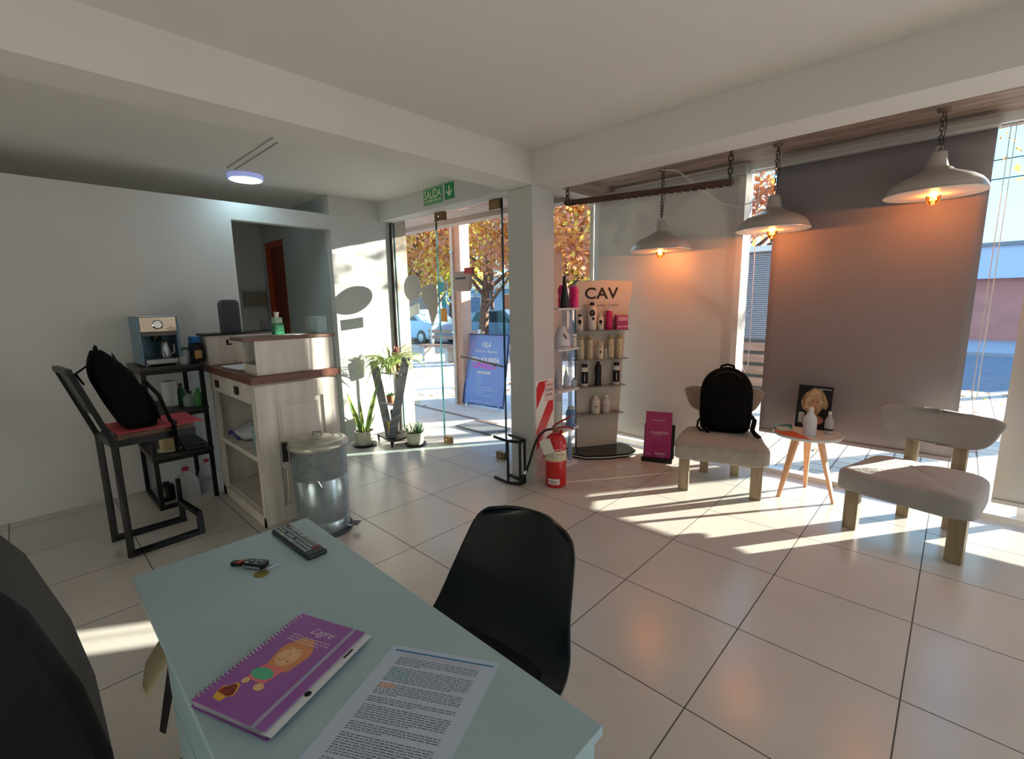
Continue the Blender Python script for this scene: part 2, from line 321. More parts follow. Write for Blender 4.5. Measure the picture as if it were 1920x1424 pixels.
# pull bar seen through the glass, fixed outside on the leaf
hd = MB().tube([(-2.62, 0.47, 0.99), (-2.0, 0.47, 0.93)], 0.010, 10).tube([(-2.56, 0.412, 0.985), (-2.56, 0.47, 0.985)], 0.008, 8).tube([(-2.06, 0.412, 0.936), (-2.06, 0.47, 0.936)], 0.008, 8); hd.build('pull_bar', mat('bronze_bar', '8C7A6E', 0.4, 0.7), d1, smooth=True)

b = MB().box(-1.80, 0.42, 2.585, -1.588, 1.742, 2.70).box(-1.588, 0.42, 2.66, -1.54, 1.742, 2.70); struct('trim_5', b, wood_mat('pale_header_planks', 'A39488', 'C9BDB2', 1, 4, 0.6))
# side glazing of the window bay, long front window with frames
f = MB().box(-1.83, 0.42, 2.58, -1.80, 1.76, 2.70).box(-1.83, 0.42, 0, -1.80, 1.76, 0.05).box(-1.83, 0.42, 0.05, -1.80, 0.46, 2.58).box(-1.84, 1.72, 0.0, -1.79, 1.79, 2.70)
w3 = struct('window_3', f, mat('side_frame', 'B9ADA2', 0.5)); MB().box(-1.818, 0.46, 0.05, -1.812, 1.72, 2.58).build('pane', m_glass, w3)
f = MB().box(-1.79, 1.75, 2.64, XR, 1.82, CZ).box(-1.79, 1.74, 0.0, XR, 1.84, 0.035)
for x in (-0.225, 1.66, 3.1, 4.8): f.box(x-0.022, 1.755, 0.035, x+0.022, 1.81, 2.64)
w4 = struct('window_4', f, m_alu); MB().box(-1.79, 1.778, 0.035, XR, 1.784, 2.64).build('pane', m_glass, w4)

# back room door and its grey box, switch
dr = struct('door_2', MB().box(-5.63, -0.345, 0, -5.56, -0.30, 2.385).box(-5.05, -0.345, 0, -4.98, -0.30, 2.385).box(-5.56, -0.345, 2.31, -5.05, -0.30, 2.385), mat('orange_door_frame', 'A8451F', 0.5))
MB().box(-5.56, -0.30, 0, -5.05, -0.27, 2.31).build('leaf', mat('red_brown_door', '7A2F1D', 0.5), dr)
MB().ball((-5.11, -0.33, 1.05), 0.025).build('door_knob', m_brass, dr, smooth=True)
t = thing('wall_box', 'grey beige electrical box on the back room wall', 'electrical box', (-5.69, -0.52, 1.55))
MB().box(-5.70, -0.66, 1.55, -5.63, -0.38, 1.75).build('housing', mat('greige_box', '8E8877', 0.6), t, bevel=0.006)
MB().box(-5.63, -0.645, 1.565, -5.622, -0.395, 1.735).build('cover', mat('greige_cover', '857F6F', 0.6), t, bevel=0.003)

# ceiling patch lines and round lamp
t = thing('ceiling_conduit', 'pair of thin white surface conduits on the ceiling leading to the round lamp', 'conduit', (-2.8, -1.36, 2.69))
MB().box(-3.345, -1.398, 2.694, -2.3, -1.390, 2.70).build('strip', mat('conduit_grey', 'A8A49E', 0.7), t); MB().box(-3.355, -1.338, 2.694, -2.42, -1.330, 2.70).build('strip', MATS['conduit_grey'], t)
t = thing('ceiling_lamp', 'round surface ceiling lamp glowing cool white above the doorway', 'ceiling lamp', (-3.49, -1.21, 2.66))
MB().lathe([(0.137, 0.0), (0.142, 0.012), (0.142, 0.04), (0.0, 0.04)], (-3.49, -1.21, 2.66), 40).build('housing', mat('lamp_rim', 'C9CBEA', 0.4, emit='8FA0F0', estr=0.25), t, smooth=True)
MB().lathe([(0.0, -0.006), (0.09, -0.004), (0.125, 0.0), (0.137, 0.006)], (-3.49, -1.21, 2.658), 40).build('diffuser', mat('lamp_glow', 'FFFFFF', 0.4, emit='C8F2FF', estr=9), t, smooth=True)

# ------------------------------------------------------------------ roller blinds
def blind(x0, x1, zb, m, label, chain=None):
    t = thing('roller_blind', label, 'blind', ((x0+x1)/2, 1.66, zb), 0)
    MB().grid(lambda u, v: Vector((x0+(x1-x0)*u, 1.655+0.003*math.sin(u*9)+0.002*math.sin(v*7), zb+0.02+(2.60-zb-0.02)*v)), 24, 24).build('fabric', m, t, smooth=True, solid=0.0012)
    MB().box(x0, 1.645, zb, x1, 1.668, zb+0.028).build('bottom_rail', m, t, bevel=0.004)
    MB().box(x0-0.01, 1.60, 2.595, x1+0.01, 1.72, 2.66).build('cassette', mat('cassette_grey', 'B4B1AD', 0.5), t, bevel=0.012)
    if chain: 
        x = chain; MB().tube([(x-0.012, 1.63, 2.60), (x-0.012, 1.63, 0.88), (x-0.006, 1.63, 0.85), (x+0.006, 1.63, 0.85), (x+0.012, 1.63, 0.88), (x+0.012, 1.63, 2.60)], 0.003, 6).build('bead_chain', m_white, t)
    return t
blind(-1.74, -0.215, 0.085, cloth_mat('white_blind_fabric', 'D2CDC9', 0.10, wbump=0.05, noise=0.01), 'off-white roller blind down to the floor behind the display stand')
blind(0.02, 1.278, 0.385, cloth_mat('grey_blind_fabric', '8E878B', 0.03, wbump=0.25, noise=0.05), 'dark grey woven roller blind behind the two lounge chairs', chain=1.345)
blind(1.50, 4.40, 0.15, cloth_mat('pale_blind_fabric', 'C2C2C2', 0.08, wbump=0.05, noise=0.01), 'pale grey roller blind at the right edge of the window')
t = thing('blind_cord', 'thin looped white cord hanging in the gap between the white and grey blinds', 'cord', (-0.15, 1.70, 0.9))
MB().tube([(-0.185, 1.70, 2.62), (-0.17, 1.70, 1.8), (-0.178, 1.70, 1.1), (-0.165, 1.70, 0.93), (-0.14, 1.70, 0.9), (-0.12, 1.70, 0.95), (-0.115, 1.70, 1.2), (-0.125, 1.70, 2.0), (-0.12, 1.70, 2.62)], 0.0035, 8).build('loop', mat('cord_pink_white', 'E6D8DA', 0.5), t, smooth=True)

# ------------------------------------------------------------------ pendant lamps
def links(mb, p0, p1, L=0.036, w=0.010, r=0.0028):
    p0, p1 = Vector(p0), Vector(p1); n = max(2, int((p0-p1).length/(L*0.72))); d = (p1-p0)/n
    for i in range(n):
        c = p0+d*(i+0.5); a = Vector((1, 0, 0)) if i % 2 else Vector((0, 1, 0)); e = d.normalized()
        mb.tube([c+e*(L/2-w)*s2+a*w*math.cos(q)+e*w*math.sin(q)*1.0 for s2, q in [(1, 0), (1, math.pi/2), (1, math.pi), (-1, math.pi), (-1, 1.5*math.pi), (-1, 2*math.pi)]], r, 5, closed=True)
    return mb
m_shade = mat('brushed_shade', 'CFCBC5', 0.3, 0.35, noise=0.05, nscale=30)
m_shadein = mat('cream_shade_inside', 'F2E7DC', 0.5)
m_amber = glass_mat('amber_glass', 'FFD9A0', 0.15)
m_fil = mat('filament', 'FFD080', 0.5, emit='FF9A20', estr=60)
def pendant(x, y, zr, label, r=0.27):
    t = thing('pendant_lamp', label, 'pendant lamp', (x, y, zr-0.02), 0, None)
    MB().lathe([(0.0, CZ-0.001), (0.035, CZ-0.001), (0.03, CZ-0.02), (0.0, CZ-0.024)], (x, y, 0), 20).build('ceiling_rose', mat('rose_bronze', '7D6A5A', 0.5, 0.5), t, smooth=True)
    links(MB(), (x, y, CZ-0.02), (x, y, zr+0.295)).build('chain', mat('rusty_chain', '4A3F38', 0.5, 0.7), t, smooth=True)
    MB().tube([(x+0.012, y, CZ-0.02), (x+0.02, y+0.006, (CZ+zr)/2+0.15), (x+0.008, y, zr+0.26)], 0.0025, 6).build('cord', m_blackp, t)
    MB().tube([(x+0.016*math.cos(a), y, zr+0.275+0.016*math.sin(a)) for a in [i*math.pi/6 for i in range(12)]], 0.004, 6, closed=True).build('hook', m_steel, t, smooth=True)
    out = [(0.024, 0.268), (0.040, 0.265), (0.044, 0.255), (0.058, 0.175), (0.060, 0.168), (0.078, 0.160), (0.086, 0.150), (0.105, 0.138), (0.15, 0.118), (0.195, 0.098), (0.232, 0.072), (0.255, 0.042), (0.266, 0.015), (0.268, 0.006), (0.274, 0.004), (0.274, 0.0)]
    k = r/0.27
    MB().lathe([(a*k, c*k) for a, c in out], (x, y, zr), 48).build('shade', m_shade, t, smooth=True, ang=60)
    inn = [(0.0, 0.157)]+[(a-0.004, c-0.003) for a, c in out[5:]]
    MB().lathe([(max(0, a)*k, c*k) for a, c in inn], (x, y, zr), 48).build('shade_lining', m_shadein, t, smooth=True, ang=60)
    MB().lathe([(0.0, 0.15), (0.022, 0.15), (0.022, 0.075), (0.0, 0.075)], (x, y, zr), 16).build('socket', m_brass, t, smooth=True)
    bl = MB().lathe([(0.014, 0.075), (0.016, 0.052), (0.028, 0.025), (0.037, -0.005), (0.036, -0.035), (0.024, -0.06), (0.0, -0.07)], (x, y, zr), 20).build('bulb', m_amber, t, smooth=True)
    fb = MB()
    for i in range(6):
        a = i*math.pi/3; fb.tube([(x+0.008*math.cos(a), y+0.008*math.sin(a), zr+0.03), (x+0.016*math.cos(a+0.3), y+0.016*math.sin(a+0.3), zr-0.035)], 0.002, 5)
    fb.build('filament', m_fil, bl)
    L = bpy.data.lights.new('bulb_light', 'POINT'); L.energy = 8; L.color = (1.0, 0.40, 0.15); L.shadow_soft_size = 0.02
    lo = bpy.data.objects.new('bulb_light', L); COL.objects.link(lo); lo.parent = t; lo.location = (0, 0, 0.02-0.005)
pendant(-0.835, 1.374, 1.995, 'metal pendant lamp hanging in front of the white blind, farthest of the three')
pendant(0.09, 1.37, 2.075, 'metal pendant lamp over the chair with the backpack, middle of the three', 0.258)
pendant(1.02, 1.37, 2.19, 'metal pendant lamp in front of the dark grey blind, nearest of the three', 0.258)

# rusty hanging rail on chains, and loose wire
t = thing('hanging_rail', 'rusty serrated metal rail hung on two chains under the right beam', 'rail', (-0.55, 0.44, 2.27))
p0, p1 = Vector((-1.215, 0.44, 2.335)), Vector((0.10, 0.44, 2.268)); dd = (p1-p0).normalized(); nz = Vector((0, 0, 1))
m_rust = wood_mat('rusty_iron', '2E1A16', '5E3A2E', 0, 8, 0.6)
MB().fbox(p0, dd, (0, 1, 0), nz, (0, (p1-p0).length), (-0.02, 0.02), (0, 0.028)).build('bar', m_rust, t, bevel=0.004)
tb = MB(); L = (p1-p0).length; n = 24
for i in range(n):
    a = i/n*L; tb.prism([(a, 0.002), (a+L/n*0.95, 0.002), (a+L/n*0.8, -0.016), (a+L/n*0.15, -0.012)], p0, dd, nz, Vector((0, 1, 0)), -0.012, 0.012)
tb.build('teeth', m_rust, t)
links(MB(), (-1.19, 0.43, 2.70), (-1.19, 0.44, 2.36), 0.05, 0.012, 0.0045).build('chain', MATS['rusty_chain'], t, smooth=True)
links(MB(), (0.08, 0.43, 2.70), (0.08, 0.44, 2.29), 0.05, 0.012, 0.0045).build('chain', MATS['rusty_chain'], t, smooth=True)
b = MB().tube([(-0.83, 1.33, 2.69), (-0.62, 1.2, 2.62), (-0.45, 1.2, 2.47), (-0.3, 1.3, 2.33), (-0.2, 1.45, 2.30), (-0.1, 1.5, 2.33), (0.05, 1.45, 2.42)], 0.004, 6); solo('loose_wire', b, m_white, 'loose white wire drooping between the first two pendant lamps', 'wire', smooth=True)

# emergency exit sign
m_green = mat('exit_green', '18905A', 0.5); m_glow = mat('exit_cream', 'D9EBC4', 0.6)
t = thing('exit_sign', 'green SALIDA DE EMERGENCIA sign above the glass door', 'sign', (-2.71, 0.246, 2.54))
MB().box(-2.864, 0.244, 2.535, -2.556, 0.2499, 2.69).build('plate', m_green, t)
fr = MB(); 
for a in ((-2.858, 2.541, -2.562, 2.545), (-2.858, 2.68, -2.562, 2.684), (-2.858, 2.541, -2.854, 2.684), (-2.566, 2.541, -2.562, 2.684)): fr.box(a[0], 0.2432, a[1], a[2], 0.2439, a[3])
fr.build('border', m_glow, t)
text('lettering', 'SALIDA', (-2.845, 0.2436, 2.592), (1, 0, 0), (0, 0, 1), m_glow, t, width=0.27, size=0.115, bold=0.02)
text('small_lettering', 'DE EMERGENCIA', (-2.845, 0.2436, 2.556), (1, 0, 0), (0, 0, 1), m_glow, t, width=0.27, size=0.036, bold=0.03)
t = thing('arrow_sign', 'green sign with a cream downward arrow, above the glass door', 'sign', (-2.452, 0.246, 2.54))
MB().box(-2.52, 0.244, 2.545, -2.384, 0.2499, 2.69).build('plate', m_green, t)
MB().prism([(-0.009, 0.05), (0.009, 0.05), (0.009, -0.012), (0.042, 0.014), (0.042, -0.008), (0, -0.052), (-0.042, -0.008), (-0.042, 0.014), (-0.009, -0.012)], (-2.452, 0.2435, 2.617), (1, 0, 0), (0, 0, 1), (0, -1, 0), -0.0004, 0.0004).build('arrow', m_glow, t)
# ------------------------------------------------------------------ desk with things on it
m_desk = mat('desk_laminate', '9AB5BF', 0.38, noise=0.02, nscale=5)
m_desk2 = mat('desk_edge_grey', '8A8078', 0.6)
m_teal = mat('drawer_front_blue_grey', '86A0AA', 0.45)
t = thing('desk', 'pale blue grey desk in the foreground with a notebook and papers on it', 'desk', (0.14, -2.37, 0))
MB().box(-0.527, -2.637, 0.728, 0.802, -2.107, 0.75).build('top', m_desk, t, bevel=0.002)
MB().box(-0.524, -2.634, 0.7265, 0.799, -2.11, 0.7278).build('top_edge', m_desk2, t)
MB().box(0.77, -2.62, 0, 0.792, -2.12, 0.726).build('side_panel', m_desk, t, bevel=0.001)
MB().box(-0.51, -2.55, 0, -0.49, -2.12, 0.726).build('side_panel', m_desk, t, bevel=0.001)
MB().box(-0.49, -2.16, 0.3, 0.77, -2.14, 0.726).build('modesty_panel', m_desk, t)
MB().box(-0.14, -2.60, 0.10, -0.125, -2.17, 0.726).build('divider', m_desk, t)
MB().box(-0.49, -2.60, 0.50, -0.14, -2.17, 0.515).build('shelf', m_desk, t)
for z0, z1 in ((0.575, 0.722), (0.42, 0.568)):
    MB().box(-0.12, -2.632, z0, 0.36, -2.614, z1).box(-0.11, -2.614, z0+0.01, 0.35, -2.2, z0+0.02).build('drawer', m_teal, t, bevel=0.002)
t = thing('paper_stack', 'yellowed papers poking out of the desk compartment over the floor', 'papers', (-0.3, -2.6, 0.515))
m_old = mat('yellowed_paper', 'C9C29A', 0.8)
MB().box(-0.44, -2.60, 0.5155, -0.2, -2.35, 0.55).build('pile', m_old, t, bevel=0.002)
MB()._a([(-0.40, -2.60, 0.60), (-0.24, -2.61, 0.62), (-0.20, -2.672, 0.56), (-0.31, -2.67, 0.53), (-0.36, -2.652, 0.56)], [(0, 1, 2, 3, 4)]).build('loose_sheet', m_old, t, solid=0.001)
MB()._a([(-0.27, -2.60, 0.64), (-0.16, -2.61, 0.63), (-0.135, -2.655, 0.49), (-0.18, -2.66, 0.47)], [(0, 1, 2, 3)]).build('dark_folder', m_dark, t, solid=0.003)
MB().box(-0.42, -2.598, 0.5505, -0.2, -2.4, 0.60).build('pile', m_old, t, bevel=0.002)

# purple notebook
A = Vector((0.165, -2.643, 0.7512)); B_ = Vector((0.059, -2.376, 0.7505)); 
ey = (B_-A); Lh = ey.length; ey.normalize(); ex = Vector((ey.y, -ey.x, 0)); Lw = 0.212; up = Vector((0, 0, 1))
A = A+ey*0.006
t = thing('notebook', 'purple spiral notebook with a cartoon drawing on the desk', 'notebook', tuple(A+ex*Lw/2+ey*Lh/2))
m_pur = mat('purple_cover', '8A4FA0', 0.35, coat=0.3); m_page = mat('page_edges', '8C8A97', 0.8, noise=0.15, nscale=400)
MB().fbox(A, ex, ey, up, (0, Lw), (0, Lh), (0, 0.0015)).build('back_cover', m_pur, t)
MB().fbox(A, ex, ey, up, (0.006, Lw-0.008), (0.003, Lh-0.003), (0.0015, 0.0165)).build('pages', m_page, t)
MB().fbox(A, ex, ey, up, (0.004, Lw-0.006), (0, Lh), (0.0165, 0.018)).build('cover', m_pur, t, bevel=0.0004)
sp_ = MB()
for i in range(30):
    c = A+ey*(0.012+(Lh-0.024)*i/29)+ex*0.006
    sp_.tube([c+ex*(0.0105*math.cos(a))+up*(0.0095+0.0115*math.sin(a))+ey*(0.0018*a/3) for a in [j*math.pi/4 for j in range(8)]], 0.0008, 5, closed=True)
o = sp_.build('spiral_binding', m_chrome, t, smooth=True); tag(o, kind='stuff')
MB().fbox(A, ex, ey, up, (Lw-0.040, Lw-0.031), (-0.0005, Lh+0.0005), (0.0181, 0.0190)).build('elastic_band', mat('grey_elastic', '9C9BB8', 0.7), t)
rl = MB().fbox(A, ex, ey, up, (Lw-0.012, Lw+0.012), (-0.001, Lh+0.001), (0.012, 0.0135)).build('inner_ruler', mat('ruler_white', 'C9D2DA', 0.3), t)
dots = MB()
for r0, r1 in ((0.0, 0.0022), (0.0065, 0.0073)):
    dots.lathe([(r0, 0.0), (r1, 0.0), (r1, 0.0003), (r0, 0.0003)] if r0 else [(r1, 0), (r1, 0.0003), (0, 0.0003)], A+ex*Lw+ey*0.10+up*0.0136, 20)
for q in range(5): a = q*1.256; dots.lathe([(0.0012, 0), (0.0012, 0.0003), (0, 0.0003)], A+ex*(Lw+0.004*math.cos(a))+ey*(0.10+0.004*math.sin(a))+up*0.0136, 8)
tag(dots.build('round_emblem', m_dark, rl), kind='stuff'); MB().fbox(A, ex, ey, up, (Lw-0.002, Lw+0.003), (0.205, 0.235), (0.0136, 0.0138)).build('ruler_slot', m_dark, rl)
# writing and drawing: read from the far right, bottom towards the spiral side
def onb(u, v, h=0.0184): return A+ex*u+ey*v+up*h
text('handwritten_title', 'Lagre', onb(0.082, Lh-0.050), ex, ey, m_lett, t, width=0.066, size=0.030, shear=0.55, bold=-0.012)
for i, s_ in enumerate(('Cada dia es una nueva oportunidad de', 'hacer lo que amas y ser feliz con cada', 'momento que vivimos hoy')):
    text('small_writing', s_, onb(0.045, Lh-0.068-i*0.008), ex, ey, m_lett, t, width=0.115-0.02*(i == 2), size=0.006)
def blob(cx, cy, rx, ry, n=26, j=0.0, ph=0): return [(cx+rx*(1+j*math.sin(5*a+ph))*math.cos(a), cy+ry*(1+j*math.sin(7*a+ph))*math.sin(a)) for a in [2*math.pi*i/n for i in range(n)]]
def flat(name, poly, h, m, par, O=None, x=None, y=None): 
    return MB().prism(poly, O or A, x or ex, y or ey, up if O is None else None, h, h+0.0002).build(name, m, par)
cx, cy = 0.088, Lh-0.155
lion = mat('lion_mane', 'C98A5E', 0.6); skin = mat('drawing_skin', 'D9B28A', 0.6); pink = mat('drawing_pink', 'D9737F', 0.6); mint = mat('drawing_green', '4FB08A', 0.6)
fg = flat('figure', blob(cx+0.010, cy+0.034, 0.040, 0.056, 40, 0.06), 0.01805, lion, t)
for nm, pl, h, mm in (('face', blob(cx+0.006, cy+0.030, 0.026, 0.030), 0.01825, skin), ('body', [(cx-0.026, cy-0.008), (cx+0.032, cy-0.004), (cx+0.020, cy-0.052), (cx-0.030, cy-0.050)], 0.01828, pink),
        ('leaf', blob(cx-0.006, cy-0.030, 0.028, 0.015), 0.0186, mint), ('foot', blob(cx+0.018, cy-0.060, 0.012, 0.009), 0.0186, skin), ('foot', blob(cx-0.024, cy-0.056, 0.009, 0.008), 0.0186, skin), ('hair', blob(cx+0.006, cy+0.064, 0.022, 0.012, 30, 0.12), 0.0186, lion)):
    flat(nm, pl, h, mm, fg)
ln = MB()
for pts in ([(cx-0.012, cy+0.018), (cx-0.006, cy+0.012), (cx+0.002, cy+0.017), (cx+0.006, cy+0.024)], [(cx+0.012, cy+0.018), (cx+0.018, cy+0.013), (cx+0.026, cy+0.018)], [(cx+0.002, cy+0.032), (cx+0.010, cy+0.034)], [(cx-0.016, cy+0.044), (cx-0.010, cy+0.050), (cx-0.004, cy+0.046)], [(cx+0.014, cy+0.046), (cx+0.020, cy+0.050), (cx+0.026, cy+0.045)]):
    ln.tube([onb(*p, 0.0187) for p in pts], 0.0006, 4)
ln.build('drawing_lines', mat('drawing_brown', '8A5A36', 0.7), fg)
text('leaf_writing', 'Hakuna', onb(cx-0.022, cy-0.033, 0.0189), ex, ey, m_dark, fg, width=0.032, size=0.008, shear=0.3) if False else None
st = flat('sticker', [(0.040, 0.020), (0.062, 0.018), (0.064, 0.030), (0.076, 0.038), (0.072, 0.050), (0.064, 0.064), (0.052, 0.066), (0.046, 0.056), (0.032, 0.048), (0.034, 0.032)], 0.0182, mat('sticker_yellow', 'D9A63A', 0.5), t)
flat('sticker_picture', [(0.036, 0.034), (0.066, 0.032), (0.073, 0.040), (0.062, 0.060), (0.052, 0.062), (0.044, 0.052), (0.035, 0.045)], 0.0185, mat('sticker_red', '7A2A18', 0.5, noise=0.5, nscale=120), st)

# printed page on the desk
P0 = Vector((0.300, -2.262, 0.7504)); P1 = Vector((0.543, -2.130, 0.7504)); px = (P1-P0).normalized(); Wd = 0.2
P0 = Vector((0.318, -2.258, 0.7504)); py = Vector((px.y, -px.x, 0)) # towards the camera side
px2 = Vector((0.870, 0.492, 0)).normalized(); py2 = Vector((0.40, -0.917, 0)).normalized()
t = thing('printed_page', 'printed sheet with a blue line along its top beside the notebook', 'paper', (0.52, -2.33, 0.7502))
def pg(u, v, h=0): return P0+px2*u+py2*v+up*h
Wd, Hd = 0.262, 0.37
MB()._a([pg(0, 0), pg(Wd, 0), pg(Wd, Hd), pg(0, Hd), pg(0, 0, 0.0006), pg(Wd, 0, 0.0006), pg(Wd, Hd, 0.0006), pg(0, Hd, 0.0006)], [(0,3,2,1),(4,5,6,7),(0,1,5,4),(1,2,6,5),(2,3,7,6),(3,0,4,7)]).build('sheet', mat('sheet_white', 'AFC3DA', 0.6), t)
q4 = lambda mb, u0, u1, v0, v1, h=0.0008: mb._a([pg(u0, v0, h), pg(u1, v0, h), pg(u1, v1, h), pg(u0, v1, h)], [(0, 1, 2, 3)])
q4(MB(), 0.012, 0.252, 0.012, 0.0165).build('blue_line', mat('print_blue', '2E6FA8', 0.6), t)
q4(q4(MB(), 0.035, 0.225, 0.0215, 0.0225), 0.035, 0.225, 0.0255, 0.0262).build('red_line', mat('print_red', 'B07A90', 0.6), t)
tx = MB(); rr = random.Random(3); v = 0.032; k = 0
for para in (5, 8, 6, 3, 7, 4, 9, 9):
    for l in range(para):
        u = 0.035; end = 0.225 if l < para-1 else 0.05+rr.random()*0.15
        while u < end:
            w = rr.uniform(0.004, 0.016); q4(tx, u, min(u+w, 0.226), v, v+0.0019); u += w+0.0022
        v += 0.0052
        if v > Hd-0.012: break
    v += 0.005
    if v > Hd-0.015: break
tag(tx.build('printed_text', m_ink, t, weld=False), kind='stuff')
q4(MB(), 0.035, 0.085, 0.068, 0.093, 0.0007).build('green_highlight', mat('hl_green', '9CC3D0', 0.7), t)
q4(MB(), 0.035, 0.075, 0.108, 0.122, 0.0007).build('orange_highlight', mat('hl_orange', 'DDB9AE', 0.7), t)

# remote control
t = thing('remote_control', 'dark remote control with grey buttons near the far corner of the desk', 'remote control', (-0.35, -2.21, 0.7501), R_(2))
m_rem = mat('remote_body', '1E2C30', 0.4)
MB().box(-0.142, -0.034, 0, 0.142, 0.034, 0.016).build('body', m_rem, t, world=False, bevel=0.007)
bt = mat('button_grey', 'AEB9BB', 0.5)
for i in range(15):
    for j in range(4):
        x = -0.122+i*0.0158; y = -0.021+j*0.0138
        if i in (3, 7) and j == 1: continue
        w, h = 0.004, 0.0045; mm = bt
        if (i, j) == (0, 3): mm = mat('button_red', 'B0324A', 0.5)
        if (i, j) == (0, 1): mm = mat('button_yellow', 'B9B84A', 0.5)
        if i == 14 and j > 1: mm = MATS['button_red'] if 'button_red' in MATS else bt
        if i in (3, 7) and j in (0, 3):
            MB().lathe([(0.007, 0), (0.0065, 0.0015), (0, 0.0018)], (x, y, 0.0158), 14).build('button', mm, t, world=False, smooth=True); continue
        MB().box(x-w, y-h, 0.0158, x+w, y+h, 0.0175).build('button', mm, t, world=False)

# car key with fob
t = thing('key_bunch', 'black car key fob with brass tags on the desk', 'keys', (-0.30, -2.36, 0.7501), R_(32))
MB().prism([(-0.035, -0.017), (0.03, -0.019), (0.038, -0.01), (0.038, 0.012), (0.03, 0.019), (-0.035, 0.017), (-0.045, 0)], (0, 0, 0.003), (1, 0, 0), (0, 1, 0), (0, 0, 1), 0, 0.014).build('fob', m_blackp, t, world=False, bevel=0.004)
MB().prism([(-0.034, -0.0195), (0.028, -0.021), (0.028, -0.018), (-0.034, -0.016)], (0, 0, 0.006), (1, 0, 0), (0, 1, 0), (0, 0, 1), 0, 0.006).build('trim_strip', m_chrome, t, world=False)
for x, y in ((-0.018, 0.004), (-0.002, 0.006), (0.014, 0.005), (0.004, -0.007)): MB().box(x-0.005, y-0.0018, 0.017, x+0.005, y+0.0018, 0.0182).build('button', MATS['button_grey'], t, world=False)
MB().lathe([(0.005, 0), (0.005, 0.001), (0, 0.001)], (-0.026, -0.008, 0.017), 14).build('button', m_chrome, t, world=False)
MB().prism([(-0.085, -0.012), (-0.078, -0.016), (-0.045, -0.010), (-0.042, 0.006), (-0.07, 0.008), (-0.084, 0.002)], (0, 0, 0.001), (1, 0, 0), (0, 1, 0), (0, 0, 1), 0, 0.012).build('key_head', m_blackp, t, world=False, bevel=0.003)
MB().prism([(-0.063, -0.013), (-0.05, -0.012), (-0.048, 0.0), (-0.06, 0.002)], (0, 0, 0.013), (1, 0, 0), (0, 1, 0), (0, 0, 1), 0, 0.001).build('red_mark', m_red, t, world=False)
MB().tube([(0.047+0.014*math.cos(a), 0.0+0.014*math.sin(a), 0.008) for a in [i*math.pi/8 for i in range(16)]], 0.0013, 6, closed=True).build('key_ring', m_chrome, t, world=False, smooth=True)
mb_ = mat('old_brass', '8F8440', 0.4, 0.6, bump=0.3, bscale=300)
MB().lathe([(0.020, 0), (0.021, 0.0012), (0.0, 0.002)], (0.044, -0.034, 0.0), 24).build('round_tag', mb_, t, world=False, smooth=True)
MB().prism(blob(-0.055, 0.022, 0.022, 0.007), (0, 0, 0.0), (1, 0, 0), (0, 1, 0), (0, 0, 1), 0, 0.003).build('brass_key', mat('brass_key', 'A9834A', 0.35, 0.7), t, world=False)
MB().bar([(0.056, 0.010, 0.004), (0.072, 0.022, 0.003)], 0.003, 0.0015).build('thin_key', m_steel, t, world=False)

# black shell chair at the far side of the desk
m_shell = mat('black_shell', '0B0E12', 0.3, coat=0.2)
t = thing('shell_chair', 'black moulded shell chair pushed up to the desk', 'chair', (0.235, -1.87, 0), R_(7))
prof = [(-0.23, 0.405, 0.25), (-0.20, 0.43, 0.272), (-0.10, 0.43, 0.282), (-0.02, 0.432, 0.284), (0.03, 0.455, 0.278), (0.075, 0.50, 0.272), (0.112, 0.56, 0.258), (0.150, 0.63, 0.242), (0.190, 0.70, 0.228), (0.228, 0.765, 0.214), (0.246, 0.80, 0.196), (0.254, 0.822, 0.168), (0.257, 0.834, 0.12)]
def shell(u, v):
    s_ = v*(len(prof)-1); i = min(int(s_), len(prof)-2); f = s_-i; a, b2 = prof[i], prof[i+1]
    y = a[0]+(b2[0]-a[0])*f; z = a[1]+(b2[1]-a[1])*f; w = a[2]+(b2[2]-a[2])*f; x = (u-0.5)*2
    g = min(1, max(0, (v-0.2)/0.35)); fwd = (abs(x)**2.2)*0.06*g; lift = (abs(x)**2.6)*0.04*(1-g)
    return Vector((x*w, y-fwd, z+lift))
MB().grid(shell, 26, 40).build('shell', m_shell, t, world=False, smooth=True, solid=0.012, sub=1, ang=80)
MB().prism(blob(0, -0.03, 0.2, 0.2, 28), (0, 0, 0.438), (1, 0, 0), (0, 1, 0), (0, 0, 1), 0, 0.03).build('seat_cushion', m_shell, t, world=False, bevel=0.012)
for sx in (-1, 1):
    for sy in (-1, 1): MB().tube([(sx*0.12, sy*0.12, 0.43), (sx*0.22, sy*0.22, 0)], 0.015, 12, scales=[1.0, 0.7]).build('leg', m_oak, t, world=False, smooth=True)
MB().bar([(-0.15, -0.15, 0.36), (0.15, 0.15, 0.36)], 0.012).bar([(-0.15, 0.15, 0.36), (0.15, -0.15, 0.36)], 0.012).build('cross_brace', m_black, t, world=False)

